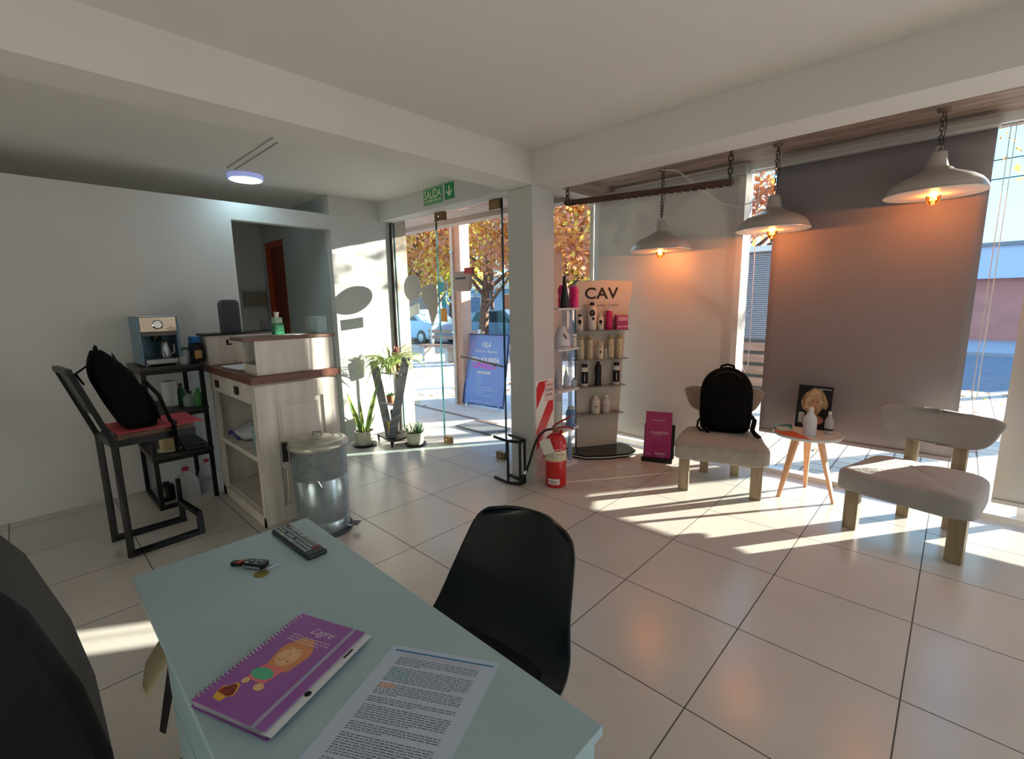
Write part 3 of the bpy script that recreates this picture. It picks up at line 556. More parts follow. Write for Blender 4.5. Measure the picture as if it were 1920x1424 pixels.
# dark upholstered chair at the near side, bottom left
m_fuzz = mat('dark_upholstery', '090B0D', 0.95, sheen=0.15, noise=0.35, nscale=30, bump=0.15, bscale=90)
t = thing('tub_chair', 'dark fuzzy upholstered chair back beside the desk in the bottom left corner', 'chair', (-0.42, -3.05, 0))
bp_ = [(-2.93, 0.99), (-2.885, 0.965), (-2.845, 0.89), (-2.815, 0.78), (-2.782, 0.66), (-2.752, 0.45), (-2.75, 0.30), (-3.30, 0.30), (-3.32, 0.6), (-3.20, 0.85), (-3.08, 0.95), (-3.0, 0.99)]
MB().prism([(y, z) for y, z in bp_], (0, 0, 0), (0, 1, 0), (0, 0, 1), (1, 0, 0), -0.62, -0.2).build('padded_back', m_fuzz, t, bevel=0.03, smooth=True)
MB().box(-0.60, -3.25, 0.26, -0.22, -2.78, 0.30).build('base', m_blackp, t)
for x in (-0.57, -0.25):
    for y in (-3.2, -2.83): MB().tube([(x, y, 0.27), (x, y, 0)], 0.016, 10).build('leg', m_black, t)

# ------------------------------------------------------------------ bar stool with backpack
t = thing('bar_stool', 'tall black metal bar stool with wooden seat by the left wall', 'bar stool', (-2.63, -2.28, 0))
def leg(pts): return MB().bar(pts, 0.032, up=(0.3, 1, 0)).build('leg_frame', m_black, t)
leg([(-2.44, -2.46, 0.745), (-2.44, -2.46, 0.016), (-2.475, -2.07, 0.016), (-2.475, -2.07, 0.13)])
leg([(-2.79, -2.50, 0.745), (-2.79, -2.50, 0.016), (-2.80, -2.11, 0.016), (-2.80, -2.11, 0.13)])
MB().bar([(-2.81, -2.11, 0.146), (-2.46, -2.07, 0.146)], 0.032).build('footrest', m_black, t)
MB().bar([(-2.44, -2.46, 0.74), (-2.79, -2.50, 0.74), (-2.80, -2.09, 0.74), (-2.46, -2.05, 0.74)], 0.03, closed=True).build('seat_frame', m_black, t)
MB().hexa([(-2.80, -2.48, 0.757), (-2.43, -2.44, 0.757), (-2.45, -2.04, 0.757), (-2.81, -2.08, 0.757), (-2.80, -2.48, 0.795), (-2.43, -2.44, 0.795), (-2.45, -2.04, 0.795), (-2.81, -2.08, 0.795)]).build('seat', wood_mat('stool_wood', '3A2717', '6B4A2C', 0, 4, 0.45), t, bevel=0.003)
MB().bar([(-2.44, -2.465, 0.75), (-2.44, -2.60, 1.19)], 0.03, up=(0, 0, 1)).build('back_post', m_black, t); MB().bar([(-2.79, -2.505, 0.75), (-2.79, -2.64, 1.19)], 0.03).build('back_post', m_black, t)
MB().bar([(-2.43, -2.605, 1.20), (-2.80, -2.645, 1.20)], 0.03).build('top_rail', m_black, t)
MB().hexa([(-2.455, -2.51, 0.92), (-2.775, -2.545, 0.92), (-2.775, -2.555, 0.92), (-2.455, -2.52, 0.92), (-2.455, -2.595, 1.185), (-2.775, -2.63, 1.185), (-2.775, -2.64, 1.185), (-2.455, -2.605, 1.185)]).build('backrest', mat('dark_leatherette', '23241F', 0.4), t, bevel=0.003)
t = thing('seat_cloth', 'red folded cloth lying on the bar stool seat', 'cloth', (-2.6, -2.2, 0.796))
MB().grid(lambda u, v: Vector((-2.83+0.41*u, -2.46+0.45*v+0.02*u, 0.8005+0.001*math.sin(14*u)+0.001*math.sin(9*v))), 20, 20).build('sheet', mat('coral_cloth', 'C4505A', 0.85, noise=0.08, nscale=10), t, smooth=True, solid=0.003)

def pack(root, W, D, H, m, lean=0.0):
    def fn(u, v):
        a = 2*math.pi*u; ca, sa = math.cos(a), math.sin(a); e = 0.45
        x = math.copysign(abs(ca)**e, ca); y = math.copysign(abs(sa)**e, sa)
        w = W/2*(1.0 if v < 0.55 else max(0.02, (1-((v-0.55)/0.45)**2.4))**0.5); w *= (0.93+0.07*min(1, v*4)) if v < 0.25 else 1
        d = D/2*(1.0 if v < 0.6 else max(0.02, 1-0.75*((v-0.6)/0.4)**1.8)); d *= 0.9+0.1*min(1, v*3)
        if v < 0.06: w *= 0.86+0.14*v/0.06; d *= 0.8+0.2*v/0.06
        return Vector((x*w, y*d+lean*v*H, v*H))
    MB().grid(fn, 40, 26, True).build('body', m, root, world=False, smooth=True, ang=80)
    MB()._a([fn(i/40, 0) for i in range(40)], [tuple(range(40))]).build('base_panel', m, root, world=False)
    MB().grid(lambda u, v: Vector(((u-0.5)*W*0.8*(1-0.25*v**3), -D/2*0.96-0.028*math.sin(math.pi*min(1, max(0, u)))**0.5*math.sin(math.pi*v)**0.5+lean*(0.05+v*0.5)*H, H*(0.05+0.5*v))), 20, 14).build('front_pocket', m, root, world=False, smooth=True, solid=0.004)
    tp = fn(0, 1)
    MB().tube([(-0.055, lean*H, H*0.955), (-0.045, lean*H, H*1.02), (0, lean*H, H*1.045), (0.045, lean*H, H*1.02), (0.055, lean*H, H*0.955)], 0.009, 8).build('carry_handle', m, root, world=False, smooth=True)
    zp = MB().tube([(W*0.47*math.cos(a), -D*0.30+lean*(0.45+0.5*math.sin(a))*H, H*(0.42+0.53*math.sin(a))) for a in [i*math.pi/16 for i in range(17)]], 0.004, 6)
    zp.build('zip', mat('zip_black', '1C1D20', 0.4), root, world=False, smooth=True)
m_pack = mat('black_nylon', '030406', 0.85, spec=0.2, bump=0.1, bscale=300)
t = thing('backpack', 'black backpack slumped against the bar stool backrest', 'backpack', (-2.62, -2.30, 0.8045), R_(178))
pack(t, 0.30, 0.22, 0.50, m_pack, 0.32)
MB().bar([(-0.13, -0.04, 0.30), (-0.16, -0.10, 0.2), (-0.165, -0.14, 0.03), (-0.185, -0.155, 0.0), (-0.215, -0.15, -0.03), (-0.222, -0.15, -0.17)], 0.035, 0.01).build('strap', m_pack, t, world=False)
MB().ball((-0.175, -0.16, 0.012), 0.022, 0.014, 0.02).build('buckle', m_blackp, t, world=False, smooth=True)
MB().bar([(-0.03, 0.20, 0.42), (-0.06, 0.27, 0.37), (-0.05, 0.24, 0.30)], 0.02, 0.004).build('webbing_loop', m_pack, t, world=False)
# ------------------------------------------------------------------ reception counter
t = thing('reception_counter', 'distressed white wooden counter with open shelves and brown worktop', 'counter', (-2.68, -1.45, 0))
X0, X1, Y0, Y1 = -3.17, -2.18, -1.74, -1.15
f = MB()
f.box(X1-0.055, Y0, 0, X1, Y0+0.03, 1.035).box(X0, Y0, 0, X0+0.08, Y0+0.03, 0.90).box(X0, Y0, 0.0, X1, Y0+0.03, 0.075)
f.box(X0, Y0+0.02, 0.0, X0+0.02, Y1, 1.035).box(X0, Y1-0.02, 0, X1-0.02, Y1, 1.035)
f.build('carcass', m_lime, t, bevel=0.002)
s_ = MB().box(X1-0.02, Y0+0.03, 0, X1, Y1, 1.035)
s_.build('side_board', m_lime, t)
fr = MB().box(X1, Y0+0.005, 0.02, X1+0.014, Y0+0.13, 1.02).box(X1, Y1-0.12, 0.02, X1+0.014, Y1-0.005, 1.02).box(X1, Y0+0.13, 0.90, X1+0.014, Y1-0.12, 1.02).box(X1, Y0+0.13, 0.02, X1+0.014, Y1-0.12, 0.13)
fr.build('panel_frame', m_lime, t, bevel=0.003)
MB().box(X1, Y0+0.165, 0.17, X1+0.008, Y1-0.155, 0.865).build('raised_panel', m_lime, t, bevel=0.004)
MB().box(X0+0.02, Y0+0.03, 0.075, X1-0.02, Y1-0.02, 0.09).build('shelf', m_lime, t)
sh = MB().box(X0+0.02, Y0+0.005, 0.475, X1-0.02, Y1-0.02, 0.51).build('shelf', m_lime, t)
for x0, x1 in ((X0+0.004, X0+0.475), (X0+0.48, X1-0.058)):
    d = MB().box(x0, Y0-0.006, 0.895, x1, Y0+0.012, 1.033).box(x0+0.02, Y0+0.012, 0.90, x1-0.02, Y1-0.1, 0.91).build('drawer', m_lime, t, bevel=0.002)
    xc = (x0+x1)/2-0.02
    MB().prism([(-0.035, 0.028), (0.035, 0.028), (0.035, -0.02), (0.022, -0.032), (-0.022, -0.032), (-0.035, -0.02)], (xc, Y0-0.012, 0.965), (1, 0, 0), (0, 0, 1), (0, -1, 0), -0.004, 0.008).build('drawer_pull', mat('dark_bronze', '32201C', 0.5, 0.4), d, bevel=0.004)
MB().box(X0-0.18, Y0-0.02, 1.035, X1+0.035, Y1+0.02, 1.09).build('worktop', m_walnut, t, bevel=0.004)
# raised side boxes on the worktop
r = MB().box(X1-0.25, Y0+0.04, 1.09, X1-0.235, Y1-0.01, 1.325).box(X1-0.015, Y0+0.04, 1.09, X1, Y1-0.01, 1.325).box(X1-0.235, Y1-0.025, 1.09, X1-0.015, Y1-0.01, 1.325).box(X1-0.235, Y0+0.04, 1.09, X1-0.015, Y0+0.055, 1.16)
r.build('raised_box', m_lime, t, bevel=0.002)
MB().box(X1-0.27, Y0-0.03, 1.325, X1+0.015, Y1+0.01, 1.348).build('raised_box_top', wood_mat('plank_top_wood', '5F453A', '8B6B5B', 1, 4, 0.5), t, bevel=0.003)
r = MB().box(X0-0.18, Y0+0.0, 1.09, X0+0.02, Y1-0.01, 1.325); r.build('raised_box', m_lime, t, bevel=0.002)
MB().box(X0-0.19, Y0-0.02, 1.325, X0+0.035, Y1+0.01, 1.343).build('raised_box_top', mat('black_laminate', '15120F', 0.3), t, bevel=0.002)
MB().box(X0+0.021, -1.60, 1.245, X0+0.024, -1.585, 1.29).box(X0+0.021, -1.60, 1.245, X0+0.024, -1.56, 1.255).build('bracket_mark', m_dark, t)

m_paper = mat('white_paper', 'DADCE0', 0.7)
def sheets(x, y, z, w, d, rot, n, label, m=m_paper, cat='papers', nm='paper_sheets', th=0.002):
    t = thing(nm, label, cat, (x, y, z), R_(rot)); rr = random.Random(n+int(x*100))
    for i in range(n):
        a, b2 = rr.uniform(-0.008, 0.008), rr.uniform(-0.008, 0.008)
        MB().box(-w/2+a, -d/2+b2, 0.0005+i*(th+0.0006), w/2+a, d/2+b2, 0.0005+i*(th+0.0006)+th).build('sheet', m, t, world=False)
    return t
sheets(-2.72, -1.585, 1.09, 0.34, 0.26, 4, 3, 'stack of white sheets on the brown worktop between the raised boxes', th=0.005)
sheets(-2.62, -1.28, 1.09, 0.22, 0.20, -8, 2, 'taller pile of folded paper at the back of the worktop', th=0.022)
sheets(-2.33, -1.40, 1.348, 0.17, 0.20, 20, 1, 'single white paper under the green bottle on the counter top')
t = thing('green_bottle', 'green glass sanitiser bottle with clear top on the counter', 'bottle', (-2.36, -1.475, 1.3515))
MB().box(-2.395, -1.51, 1.352, -2.325, -1.44, 1.43).build('base', mat('green_liquid', '3FA36C', 0.2, trans=0.3, noise=0.5, nscale=60), t, bevel=0.008)
MB().box(-2.39, -1.505, 1.43, -2.33, -1.445, 1.475).build('clear_top', mat('clear_green_plastic', 'B9D8C4', 0.15, alpha=0.65), t, bevel=0.01)
MB().cyl((-2.36, -1.475, 0), 0.014, 1.475, 1.50, 14).box(-2.385, -1.485, 1.50, -2.335, -1.465, 1.512).build('pump', m_white, t)
mbx = mat('pale_blue_card', 'A9C4CC', 0.6)
for i, (x, y, lab) in enumerate(((-2.27, -1.215, 'pale blue card box at the far corner of the counter top'), (-2.39, -1.195, 'grey tinted card box just behind the pale blue box on the counter'))):
    t = thing('card_box', lab, 'box', (x, y, 1.3485), R_(12)); MB().box(-0.045, -0.04, 0, 0.045, 0.04, 0.125-0.006*i).build('body', mbx if i == 0 else mat('grey_card', 'B8B9BE', 0.6), t, world=False, bevel=0.002)
    MB().box(-0.046, -0.041, 0.119-0.006*i, 0.046, 0.041, 0.127-0.006*i).build('lid', mbx if i == 0 else MATS['grey_card'], t, world=False, bevel=0.001)
t = thing('chairback_block', 'tall dark grey rounded speaker shape set on the black topped end of the counter', 'chairback', (-3.24, -1.53, 1.3435))  # free-standing block in place of a chair backrest behind the counter
MB().prism([(-0.075, 0), (0.075, 0), (0.075, 0.24), (0.062, 0.262), (0.04, 0.27), (-0.04, 0.27), (-0.062, 0.262), (-0.075, 0.24)], (-3.24, -1.53, 1.344), (0.0, 1, 0), (0, 0, 1), (1, 0, 0), -0.03, 0.03).build('cabinet', mat('slate_plastic', '4C505A', 0.5), t, bevel=0.006)
MB().prism([(-0.06, 0.01), (0.06, 0.01), (0.06, 0.235), (0.04, 0.255), (-0.04, 0.255), (-0.06, 0.235)], (-3.24, -1.53, 1.344), (0.0, 1, 0), (0, 0, 1), (1, 0, 0), 0.03, 0.032).build('chairback_face', mat('slate_cloth', '454852', 0.9), t)
t = thing('phone_holder', 'small black phone holder on the dark end of the counter top', 'phone holder', (-3.18, -1.28, 1.3435))
MB().box(-3.2, -1.32, 1.344, -3.15, -1.24, 1.35).build('foot', m_blackp, t, bevel=0.002); MB().box(-3.185, -1.315, 1.35, -3.175, -1.245, 1.43).build('cradle', m_blackp, t, bevel=0.003)
MB().bar([(-3.19, -1.28, 1.40), (-3.235, -1.28, 1.346)], 0.008).build('prop', m_blackp, t)
# things on the cabinet shelves
t = thing('teal_box', 'teal box standing on the upper open shelf of the counter', 'box', (-2.40, -1.62, 0.511))
MB().box(-2.46, -1.69, 0.511, -2.30, -1.56, 0.70).build('body', mat('teal_card', '7FA9AD', 0.6), t, bevel=0.003)
MB().box(-2.462, -1.692, 0.665, -2.298, -1.558, 0.701).build('lid', mat('teal_card_lid', '8FB7BA', 0.6), t, bevel=0.002)
t = thing('plastic_bag', 'white plastic bag with purple print on the upper open shelf', 'bag', (-2.85, -1.62, 0.511))
bgm = mat('bag_white', 'CED2DC', 0.4, alpha=0.92, bump=0.5, bscale=25)
MB().grid(lambda u, v: Vector((-2.82+0.17*math.cos(2*math.pi*u)*(math.sin(math.pi*min(v*0.9+0.1, 1)))**0.6*(1+0.12*math.sin(6*math.pi*u+4*v)), -1.60+0.09*math.sin(2*math.pi*u)*(math.sin(math.pi*min(v*0.9+0.1, 1)))**0.6*(1+0.15*math.sin(10*math.pi*u)), 0.513+0.12*v+0.02*math.sin(7*u)*v)), 40, 14, True).build('bag_body', bgm, t, smooth=True)
MB().grid(lambda u, v: Vector((-2.98+0.16*u, -1.705+0.03*u, 0.525+0.035*v+0.02*math.sin(5*u))), 10, 4).build('purple_print', mat('purple_print', '3B2F86', 0.5), t, smooth=True, solid=0.002)
t = thing('dark_cloth', 'dark crumpled cloth on the lowest shelf of the counter', 'cloth', (-2.34, -1.6, 0.0905))
MB().grid(lambda u, v: Vector((-2.32+0.09*math.sin(math.pi*v)*math.cos(2*math.pi*u)*(1+0.2*math.sin(8*math.pi*u)), -1.60+0.08*math.sin(math.pi*v)*math.sin(2*math.pi*u), 0.155-0.062*math.cos(math.pi*v))), 30, 12, True).build('heap', mat('dark_cloth', '1C1E24', 0.95), t, smooth=True)
t = thing('copper_tray', 'reddish brown tray lying on the upper shelf beside the teal box', 'tray', (-2.34, -1.45, 0.511)); MB().box(-2.42, -1.50, 0.511, -2.24, -1.34, 0.52).build('plate', mat('copper_brown', '8A4A30', 0.5), t, bevel=0.003); MB().bar([(-2.42, -1.50, 0.525), (-2.24, -1.50, 0.525), (-2.24, -1.34, 0.525), (-2.42, -1.34, 0.525)], 0.01, closed=True).build('rim', MATS['copper_brown'], t)

# ------------------------------------------------------------------ black metal shelf unit with coffee things
t = thing('shelf_unit', 'black metal shelf unit with dark wooden boards against the left wall', 'shelf unit', (-3.41, -1.98, 0))
sx0, sx1, sy0, sy1 = -3.72, -3.125, -2.19, -1.79
for x in (sx0+0.02, sx1-0.015):
    for y in (sy0+0.015, sy1-0.015): MB().box(x-0.015, y-0.015, 0, x+0.015, y+0.015, 1.09).build('leg', m_black, t)
for z in (1.09, 0.745, 0.405): MB().box(sx0, sy0-0.005, z, sx1+0.005, sy1+0.005, z+0.022).build('shelf_board', m_darkwood, t, bevel=0.002)
fr = MB()
for z in (1.06, 0.715, 0.375): fr.box(sx0+0.035, sy0, z, sx1-0.03, sy0+0.028, z+0.03).box(sx1-0.029, sy0+0.03, z, sx1, sy1-0.03, z+0.03)
fr.box(sx0+0.035, sy0, 0.0, sx1-0.03, sy0+0.028, 0.03).box(sx1-0.029, sy0+0.03, 0.0, sx1, sy0+0.12, 0.03).box(sx1-0.029, sy0+0.12, 0, sx1, sy0+0.15, 0.22)
tag(fr.build('rails', m_black, t), kind='stuff')
t = thing('coffee_machine', 'blue grey and chrome coffee machine on the black shelf unit', 'coffee machine', (-3.38, -2.02, 1.1125))
m_mb = mat('steel_blue', '6E8FA3', 0.35, 0.3)
c0 = MB().box(-3.60, -2.155, 1.122, -3.25, -2.135, 1.49).box(-3.60, -1.915, 1.122, -3.25, -1.895, 1.49).box(-3.60, -2.135, 1.122, -3.52, -1.915, 1.49).box(-3.52, -2.135, 1.345, -3.25, -1.915, 1.49)
c0.build('housing', m_mb, t, bevel=0.004)
MB().box(-3.60, -2.15, 1.49, -3.25, -1.90, 1.497).build('top_plate', m_chrome, t, bevel=0.002)
MB().box(-3.252, -2.14, 1.375, -3.238, -1.91, 1.488).build('control_panel', mat('mirror_panel', 'C8B9A2', 0.12, 1.0, bump=0.3, bscale=9), t, bevel=0.003)
MB().lathe([(0.036, 0), (0.036, 0.01), (0.028, 0.014), (0.026, 0.006), (0, 0.006)], (-3.238, -2.03, 1.43), 24, (1, 0, 0)).build('pressure_gauge', m_chrome, t, smooth=True)
bs = [MB().lathe([(0.006, 0), (0.006, 0.004), (0, 0.005)], (-3.24, -2.11+0.033*i, 1.362), 10, (1, 0, 0)).build('button', m_chrome, t) for i in range(6)]
MB().box(-3.25, -2.135, 1.345, -3.235, -1.915, 1.375).build('button_strip', mat('dark_steel', '5A554F', 0.3, 0.8), t)
MB().cyl((-3.36, -2.03, 0), 0.035, 1.30, 1.345, 20).build('brew_head', m_blackp, t); MB().bar([(-3.34, -2.03, 1.305), (-3.20, -2.03, 1.298)], 0.022).build('filter_handle', m_blackp, t, bevel=0.006)
MB().box(-3.51, -2.13, 1.122, -3.235, -1.92, 1.165).build('drip_tray', mat('tray_grey', 'AFB5B5', 0.35, 0.6), t, bevel=0.008)
for y in (-2.12, -1.93): MB().cyl((-3.27, y, 0), 0.014, 1.1122, 1.122, 12).build('foot', m_chrome, t)
t = thing('milk_jug', 'steel milk jug standing inside the coffee machine', 'jug', (-3.32, -1.985, 1.166))
MB().lathe([(0.0, 0.0), (0.042, 0), (0.045, 0.01), (0.042, 0.07), (0.036, 0.11), (0.04, 0.125), (0.038, 0.125), (0.033, 0.11), (0.039, 0.07), (0.0, 0.008)], (-3.32, -1.985, 1.166), 24).build('body', m_steel, t, smooth=True)
MB().tube([(-3.28, -1.96, 1.28), (-3.25, -1.94, 1.27), (-3.25, -1.94, 1.21), (-3.283, -1.965, 1.19)], 0.005, 8).build('handle', m_steel, t, smooth=True)
m_gl = mat('clear_glassware', 'DDE6E2', 0.08, alpha=0.35, spec=0.8)
def glassware(name, x, y, z, r, h, label, cat, lid=None, m=m_gl, group=None):
    t = thing(name, label, cat, (x, y, z), 0, group)
    MB().lathe([(0.0, 0.0), (r*0.85, 0), (r, 0.01), (r, h), (r*0.93, h), (r*0.9, 0.012), (0, 0.010)], (x, y, z), 22).build('body', m, t, smooth=True)
    if lid: MB().lathe([(0, h), (r*1.05, h), (r*1.05, h+0.016), (0, h+0.02)], (x, y, z), 22).build('lid', lid, t, smooth=True)
    return t
ggr = mat('green_plastic', '2E6B45', 0.4)
glassware('glass_jar', -3.30, -1.865, 1.1125, 0.035, 0.11, 'clear jar with green lid right of the coffee machine', 'jar', ggr)
glassware('drinking_glass', -3.18, -1.905, 1.1125, 0.026, 0.065, 'short clear glass in front of the green lidded jar', 'glass')
t = thing('napkin_holder', 'black holder with blue top and beige insert at the end of the shelf unit', 'holder', (-3.28, -1.80, 1.1125))
MB().box(-3.34, -1.83, 1.113, -3.20, -1.765, 1.27).build('body', m_blackp, t, bevel=0.008); MB().box(-3.33, -1.828, 1.27, -3.215, -1.767, 1.325).build('blue_top', mat('bright_blue', '1F6FB5', 0.45), t, bevel=0.01)
MB().box(-3.199, -1.822, 1.15, -3.188, -1.773, 1.215).build('beige_insert', mat('beige_card', 'C4A06A', 0.7), t, bevel=0.003)
MB().tube([(-3.22, -1.768, 1.25), (-3.19, -1.762, 1.24), (-3.18, -1.76, 1.18), (-3.20, -1.765, 1.13)], 0.008, 8).build('side_hook', m_blackp, t, smooth=True)
# middle board
t = thing('kitchen_roll', 'white kitchen paper roll on the middle board of the shelf unit', 'paper roll', (-3.40, -1.985, 0.7675))
MB().lathe([(0.018, 0), (0.052, 0), (0.052, 0.20), (0.018, 0.20)], (-3.40, -1.985, 0.7675), 28).build('paper', m_paper, t, smooth=True); MB().lathe([(0.0185, 0.001), (0.0185, 0.202), (0.015, 0.202), (0.015, 0.001)], (-3.40, -1.985, 0.7675), 16).build('core', mat('kraft', '9C7B55', 0.8), t)
gp = mat('clear_green_bottle', '3F8F4A', 0.2, alpha=0.8)
for i, (x, y, h, r, lb, m, lm) in enumerate(((-3.42, -1.90, 0.15, 0.032, 'dark green bottle beside the kitchen roll', ggr, m_blackp), (-3.25, -1.885, 0.10, 0.045, 'wide pale jar with a dark lid between the green bottles', mat('pale_green_jar', '9DB5AA', 0.3), m_blackp), (-3.19, -1.835, 0.13, 0.034, 'bright green bottle nearest the counter on the middle board', gp, MATS['green_liquid']))):
    t = thing('shelf_bottle', lb, 'bottle', (x, y, 0.7675))
    MB().lathe([(0, 0), (r, 0), (r, h*0.7), (r*0.45, h*0.9), (r*0.4, h), (0, h)], (x, y, 0.7675), 20).build('body', m, t, smooth=True); MB().cyl((x, y, 0.7675), r*0.48, h, h+0.018, 16).build('cap', lm, t)
# lower board: cream tub on a plate
t = thing('cream_tub', 'cream coloured tub on the lowest board of the shelf unit', 'tub', (-3.28, -2.06, 0.4275)); MB().lathe([(0, 0), (0.055, 0), (0.062, 0.14), (0.064, 0.145), (0.058, 0.145), (0.052, 0.01), (0, 0.01)], (-3.28, -2.06, 0.4365), 26).build('body', mat('cream_plastic', 'C2B285', 0.5), t, smooth=True)
MB().lathe([(0, 0), (0.08, 0), (0.09, 0.008), (0, 0.009)], (-3.28, -2.06, 0.4275), 26).build('saucer', m_white, t, smooth=True)
t = thing('folded_mat', 'dark folded mat on the lowest board behind the cream tub', 'mat', (-3.33, -1.9, 0.4275)); 
for i in range(3): MB().box(-3.60, -1.96, 0.428+i*0.018, -3.16, -1.83, 0.444+i*0.018).build('fold', mat('slate_mat', '4A4D55', 0.9), t, bevel=0.006)
# jugs on the floor
def jug(x, y, r, h, label, rz=0):
    t = thing('plastic_jug', label, 'jug', (x, y, 0), rz, None)
    m = mat('milky_plastic', 'C9D0D6', 0.3, alpha=0.85)
    MB().lathe([(0, 0.0), (r*0.92, 0), (r, 0.015), (r, h*0.5), (r*0.97, h*0.62), (r*0.72, h*0.8), (r*0.32, h*0.92), (r*0.26, h), (0, h)], (0, 0, 0), 24).build('body', m, t, world=False, smooth=True)
    MB().tube([(r*0.35, 0, h*0.9), (r*0.95, 0, h*0.84), (r*1.02, 0, h*0.68), (r*0.93, 0, h*0.56)], r*0.13, 10).build('handle', m, t, world=False, smooth=True)
    MB().cyl((0, 0, 0), r*0.30, h, h+0.022, 18).build('cap', mat('jug_red_cap', 'B8203A', 0.45), t, world=False)
    MB().grid(lambda u, v: Vector((r*1.004*math.cos(-1.1+0.8*u), r*1.004*math.sin(-1.1+0.8*u), h*(0.36+0.2*v))), 8, 3).build('label', mat('jug_label', '9FA9BD', 0.6), t, world=False)
jug(-3.26, -1.975, 0.085, 0.24, 'translucent jug with red cap on the floor under the shelf unit, nearer the bar stool', R_(-60))
jug(-3.36, -1.80, 0.07, 0.245, 'white jug with red cap on the floor beside the counter foot', R_(30))
t = thing('black_canister', 'small black canister on the floor behind the bar stool footrest', 'canister', (-3.36, -2.10, 0)); MB().lathe([(0, 0), (0.06, 0), (0.06, 0.11), (0.045, 0.13), (0, 0.13)], (-3.36, -2.10, 0), 20).build('body', m_blackp, t, smooth=True); MB().cyl((-3.36, -2.10, 0), 0.025, 0.13, 0.15, 14).build('lid', m_blackp, t)

# ------------------------------------------------------------------ pedal bin
t = thing('pedal_bin', 'galvanised steel pedal bin with lid beside the counter', 'bin', (-1.885, -1.46, 0))
m_galv = mat('galvanised_steel', 'A3B3B8', 0.28, 0.75, noise=0.12, nscale=18, bump=0.08, bscale=14)
cx, cy = -1.885, -1.46
MB().lathe([(0.0, 0.01), (0.165, 0.01), (0.172, 0.02), (0.172, 0.10), (0.168, 0.105), (0.170, 0.11), (0.178, 0.40), (0.175, 0.405), (0.178, 0.41), (0.182, 0.605), (0.186, 0.61), (0.182, 0.615), (0.0, 0.60)], (cx, cy, 0), 56).build('body', m_galv, t, smooth=True, ang=50)
li = MB().lathe([(0.190, 0.605), (0.196, 0.61), (0.197, 0.638), (0.185, 0.650), (0.15, 0.662), (0.145, 0.658), (0.11, 0.672), (0.105, 0.668), (0.06, 0.680), (0.0, 0.684)], (cx, cy, 0), 56).build('lid', mat('lid_steel', 'B4B5AC', 0.35, 0.6, noise=0.1, nscale=10), t, smooth=True, ang=60)
MB().tube([(cx-0.02, cy-0.02, 0.68), (cx-0.02, cy-0.02, 0.705), (cx+0.02, cy+0.02, 0.705), (cx+0.02, cy+0.02, 0.68)], 0.005, 8).build('lid_handle', m_steel, li, smooth=True)
hx = Vector((-0.35, -0.93, 0)).normalized(); hc = Vector((cx, cy, 0))+hx*0.192
MB().fbox(hc+Vector((0, 0, 0.53)), hx, Vector((-hx.y, hx.x, 0)), (0, 0, 1), (-0.004, 0.032), (-0.022, 0.022), (0, 0.13)).build('hinge', mat('hinge_dark', '2B2A26', 0.4, 0.6), t, bevel=0.004)
MB().tube([hc+hx*0.03+Vector((0, 0, 0.6)), hc+hx*0.036+Vector((0, 0, 0.5)), hc+hx*0.01+Vector((0, 0, 0.47))], 0.003, 6).build('wire_spring', m_steel, t)
d2 = Vector((0.78, -0.62, 0)).normalized(); tw = Vector((-d2.y, d2.x, 0))
q0 = Vector((cx, cy, 0))+d2*0.18+Vector((0, 0, 0.42)); MB().tube([q0-tw*0.05+Vector((0, 0, -0.045)), q0-tw*0.035+d2*0.012, q0+tw*0.035+d2*0.012, q0+tw*0.05+Vector((0, 0, -0.045))], 0.0035, 8).build('carry_handle', m_chrome, t, smooth=True)
pd = Vector((0.80, 0.60, 0)).normalized(); pt = Vector((-pd.y, pd.x, 0)); pc = Vector((cx, cy, 0))+pd*0.205
MB().bar([Vector((cx, cy, 0.03))+pd*0.16, pc+Vector((0, 0, 0.03)), pc+pd*0.03+Vector((0, 0, 0.045))], 0.02, 0.008).build('pedal_arm', m_steel, t)
MB().fbox(pc+Vector((0, 0, 0.045)), pd, pt, (0, 0, 1), (0, 0.05), (-0.03, 0.03), (0, 0.012)).build('pedal', mat('rubber_grey', '6E6E6C', 0.8), t, bevel=0.003)
MB().tube([Vector((cx, cy, 0.012))+Vector((math.cos(a), math.sin(a), 0))*0.18 for a in [i*math.pi/20 for i in range(40)]], 0.011, 8, closed=True).build('base_ring', mat('ring_dark', '3C4850', 0.6), t, smooth=True)

# ------------------------------------------------------------------ plants in the corner
m_pot = mat('cream_pot', 'D3CBB9', 0.55); m_sauc = mat('black_saucer', '23221F', 0.5); m_soil = mat('soil', '3A2C22', 0.95)
m_sans = mat('sansevieria_leaf', '4E7A3E', 0.4, col2='A8B25A', nscale=14, stretch=(1, 1, 0.4)); m_spid = mat('spider_leaf', '9CC060', 0.45, col2='F0F0C0', nscale=22, stretch=(1, 1, 1)); m_succ = mat('succulent_leaf', '4B7A4C', 0.45, noise=0.3, nscale=40)
def pot(t, x, y, r, h, m=m_pot, z=0, saucer=True):
    MB().lathe([(0, 0.012), (r*0.82, 0.012), (r*0.9, 0.03), (r, h), (r*0.93, h), (r*0.88, h-0.02), (0, h-0.02)], (x, y, z), 30).build('pot', m, t, smooth=True)
    MB().lathe([(0, h-0.022), (r*0.88, h-0.018), (r*0.4, h-0.012), (0, h-0.012)], (x, y, z), 20).build('soil', m_soil, t, smooth=True)
    if saucer: MB().lathe([(0, 0), (r*1.05, 0), (r*1.25, 0.018), (r*1.2, 0.02), (r*1.0, 0.008), (0, 0.008)], (x, y, z), 30).build('saucer', m_sauc, t, smooth=True)
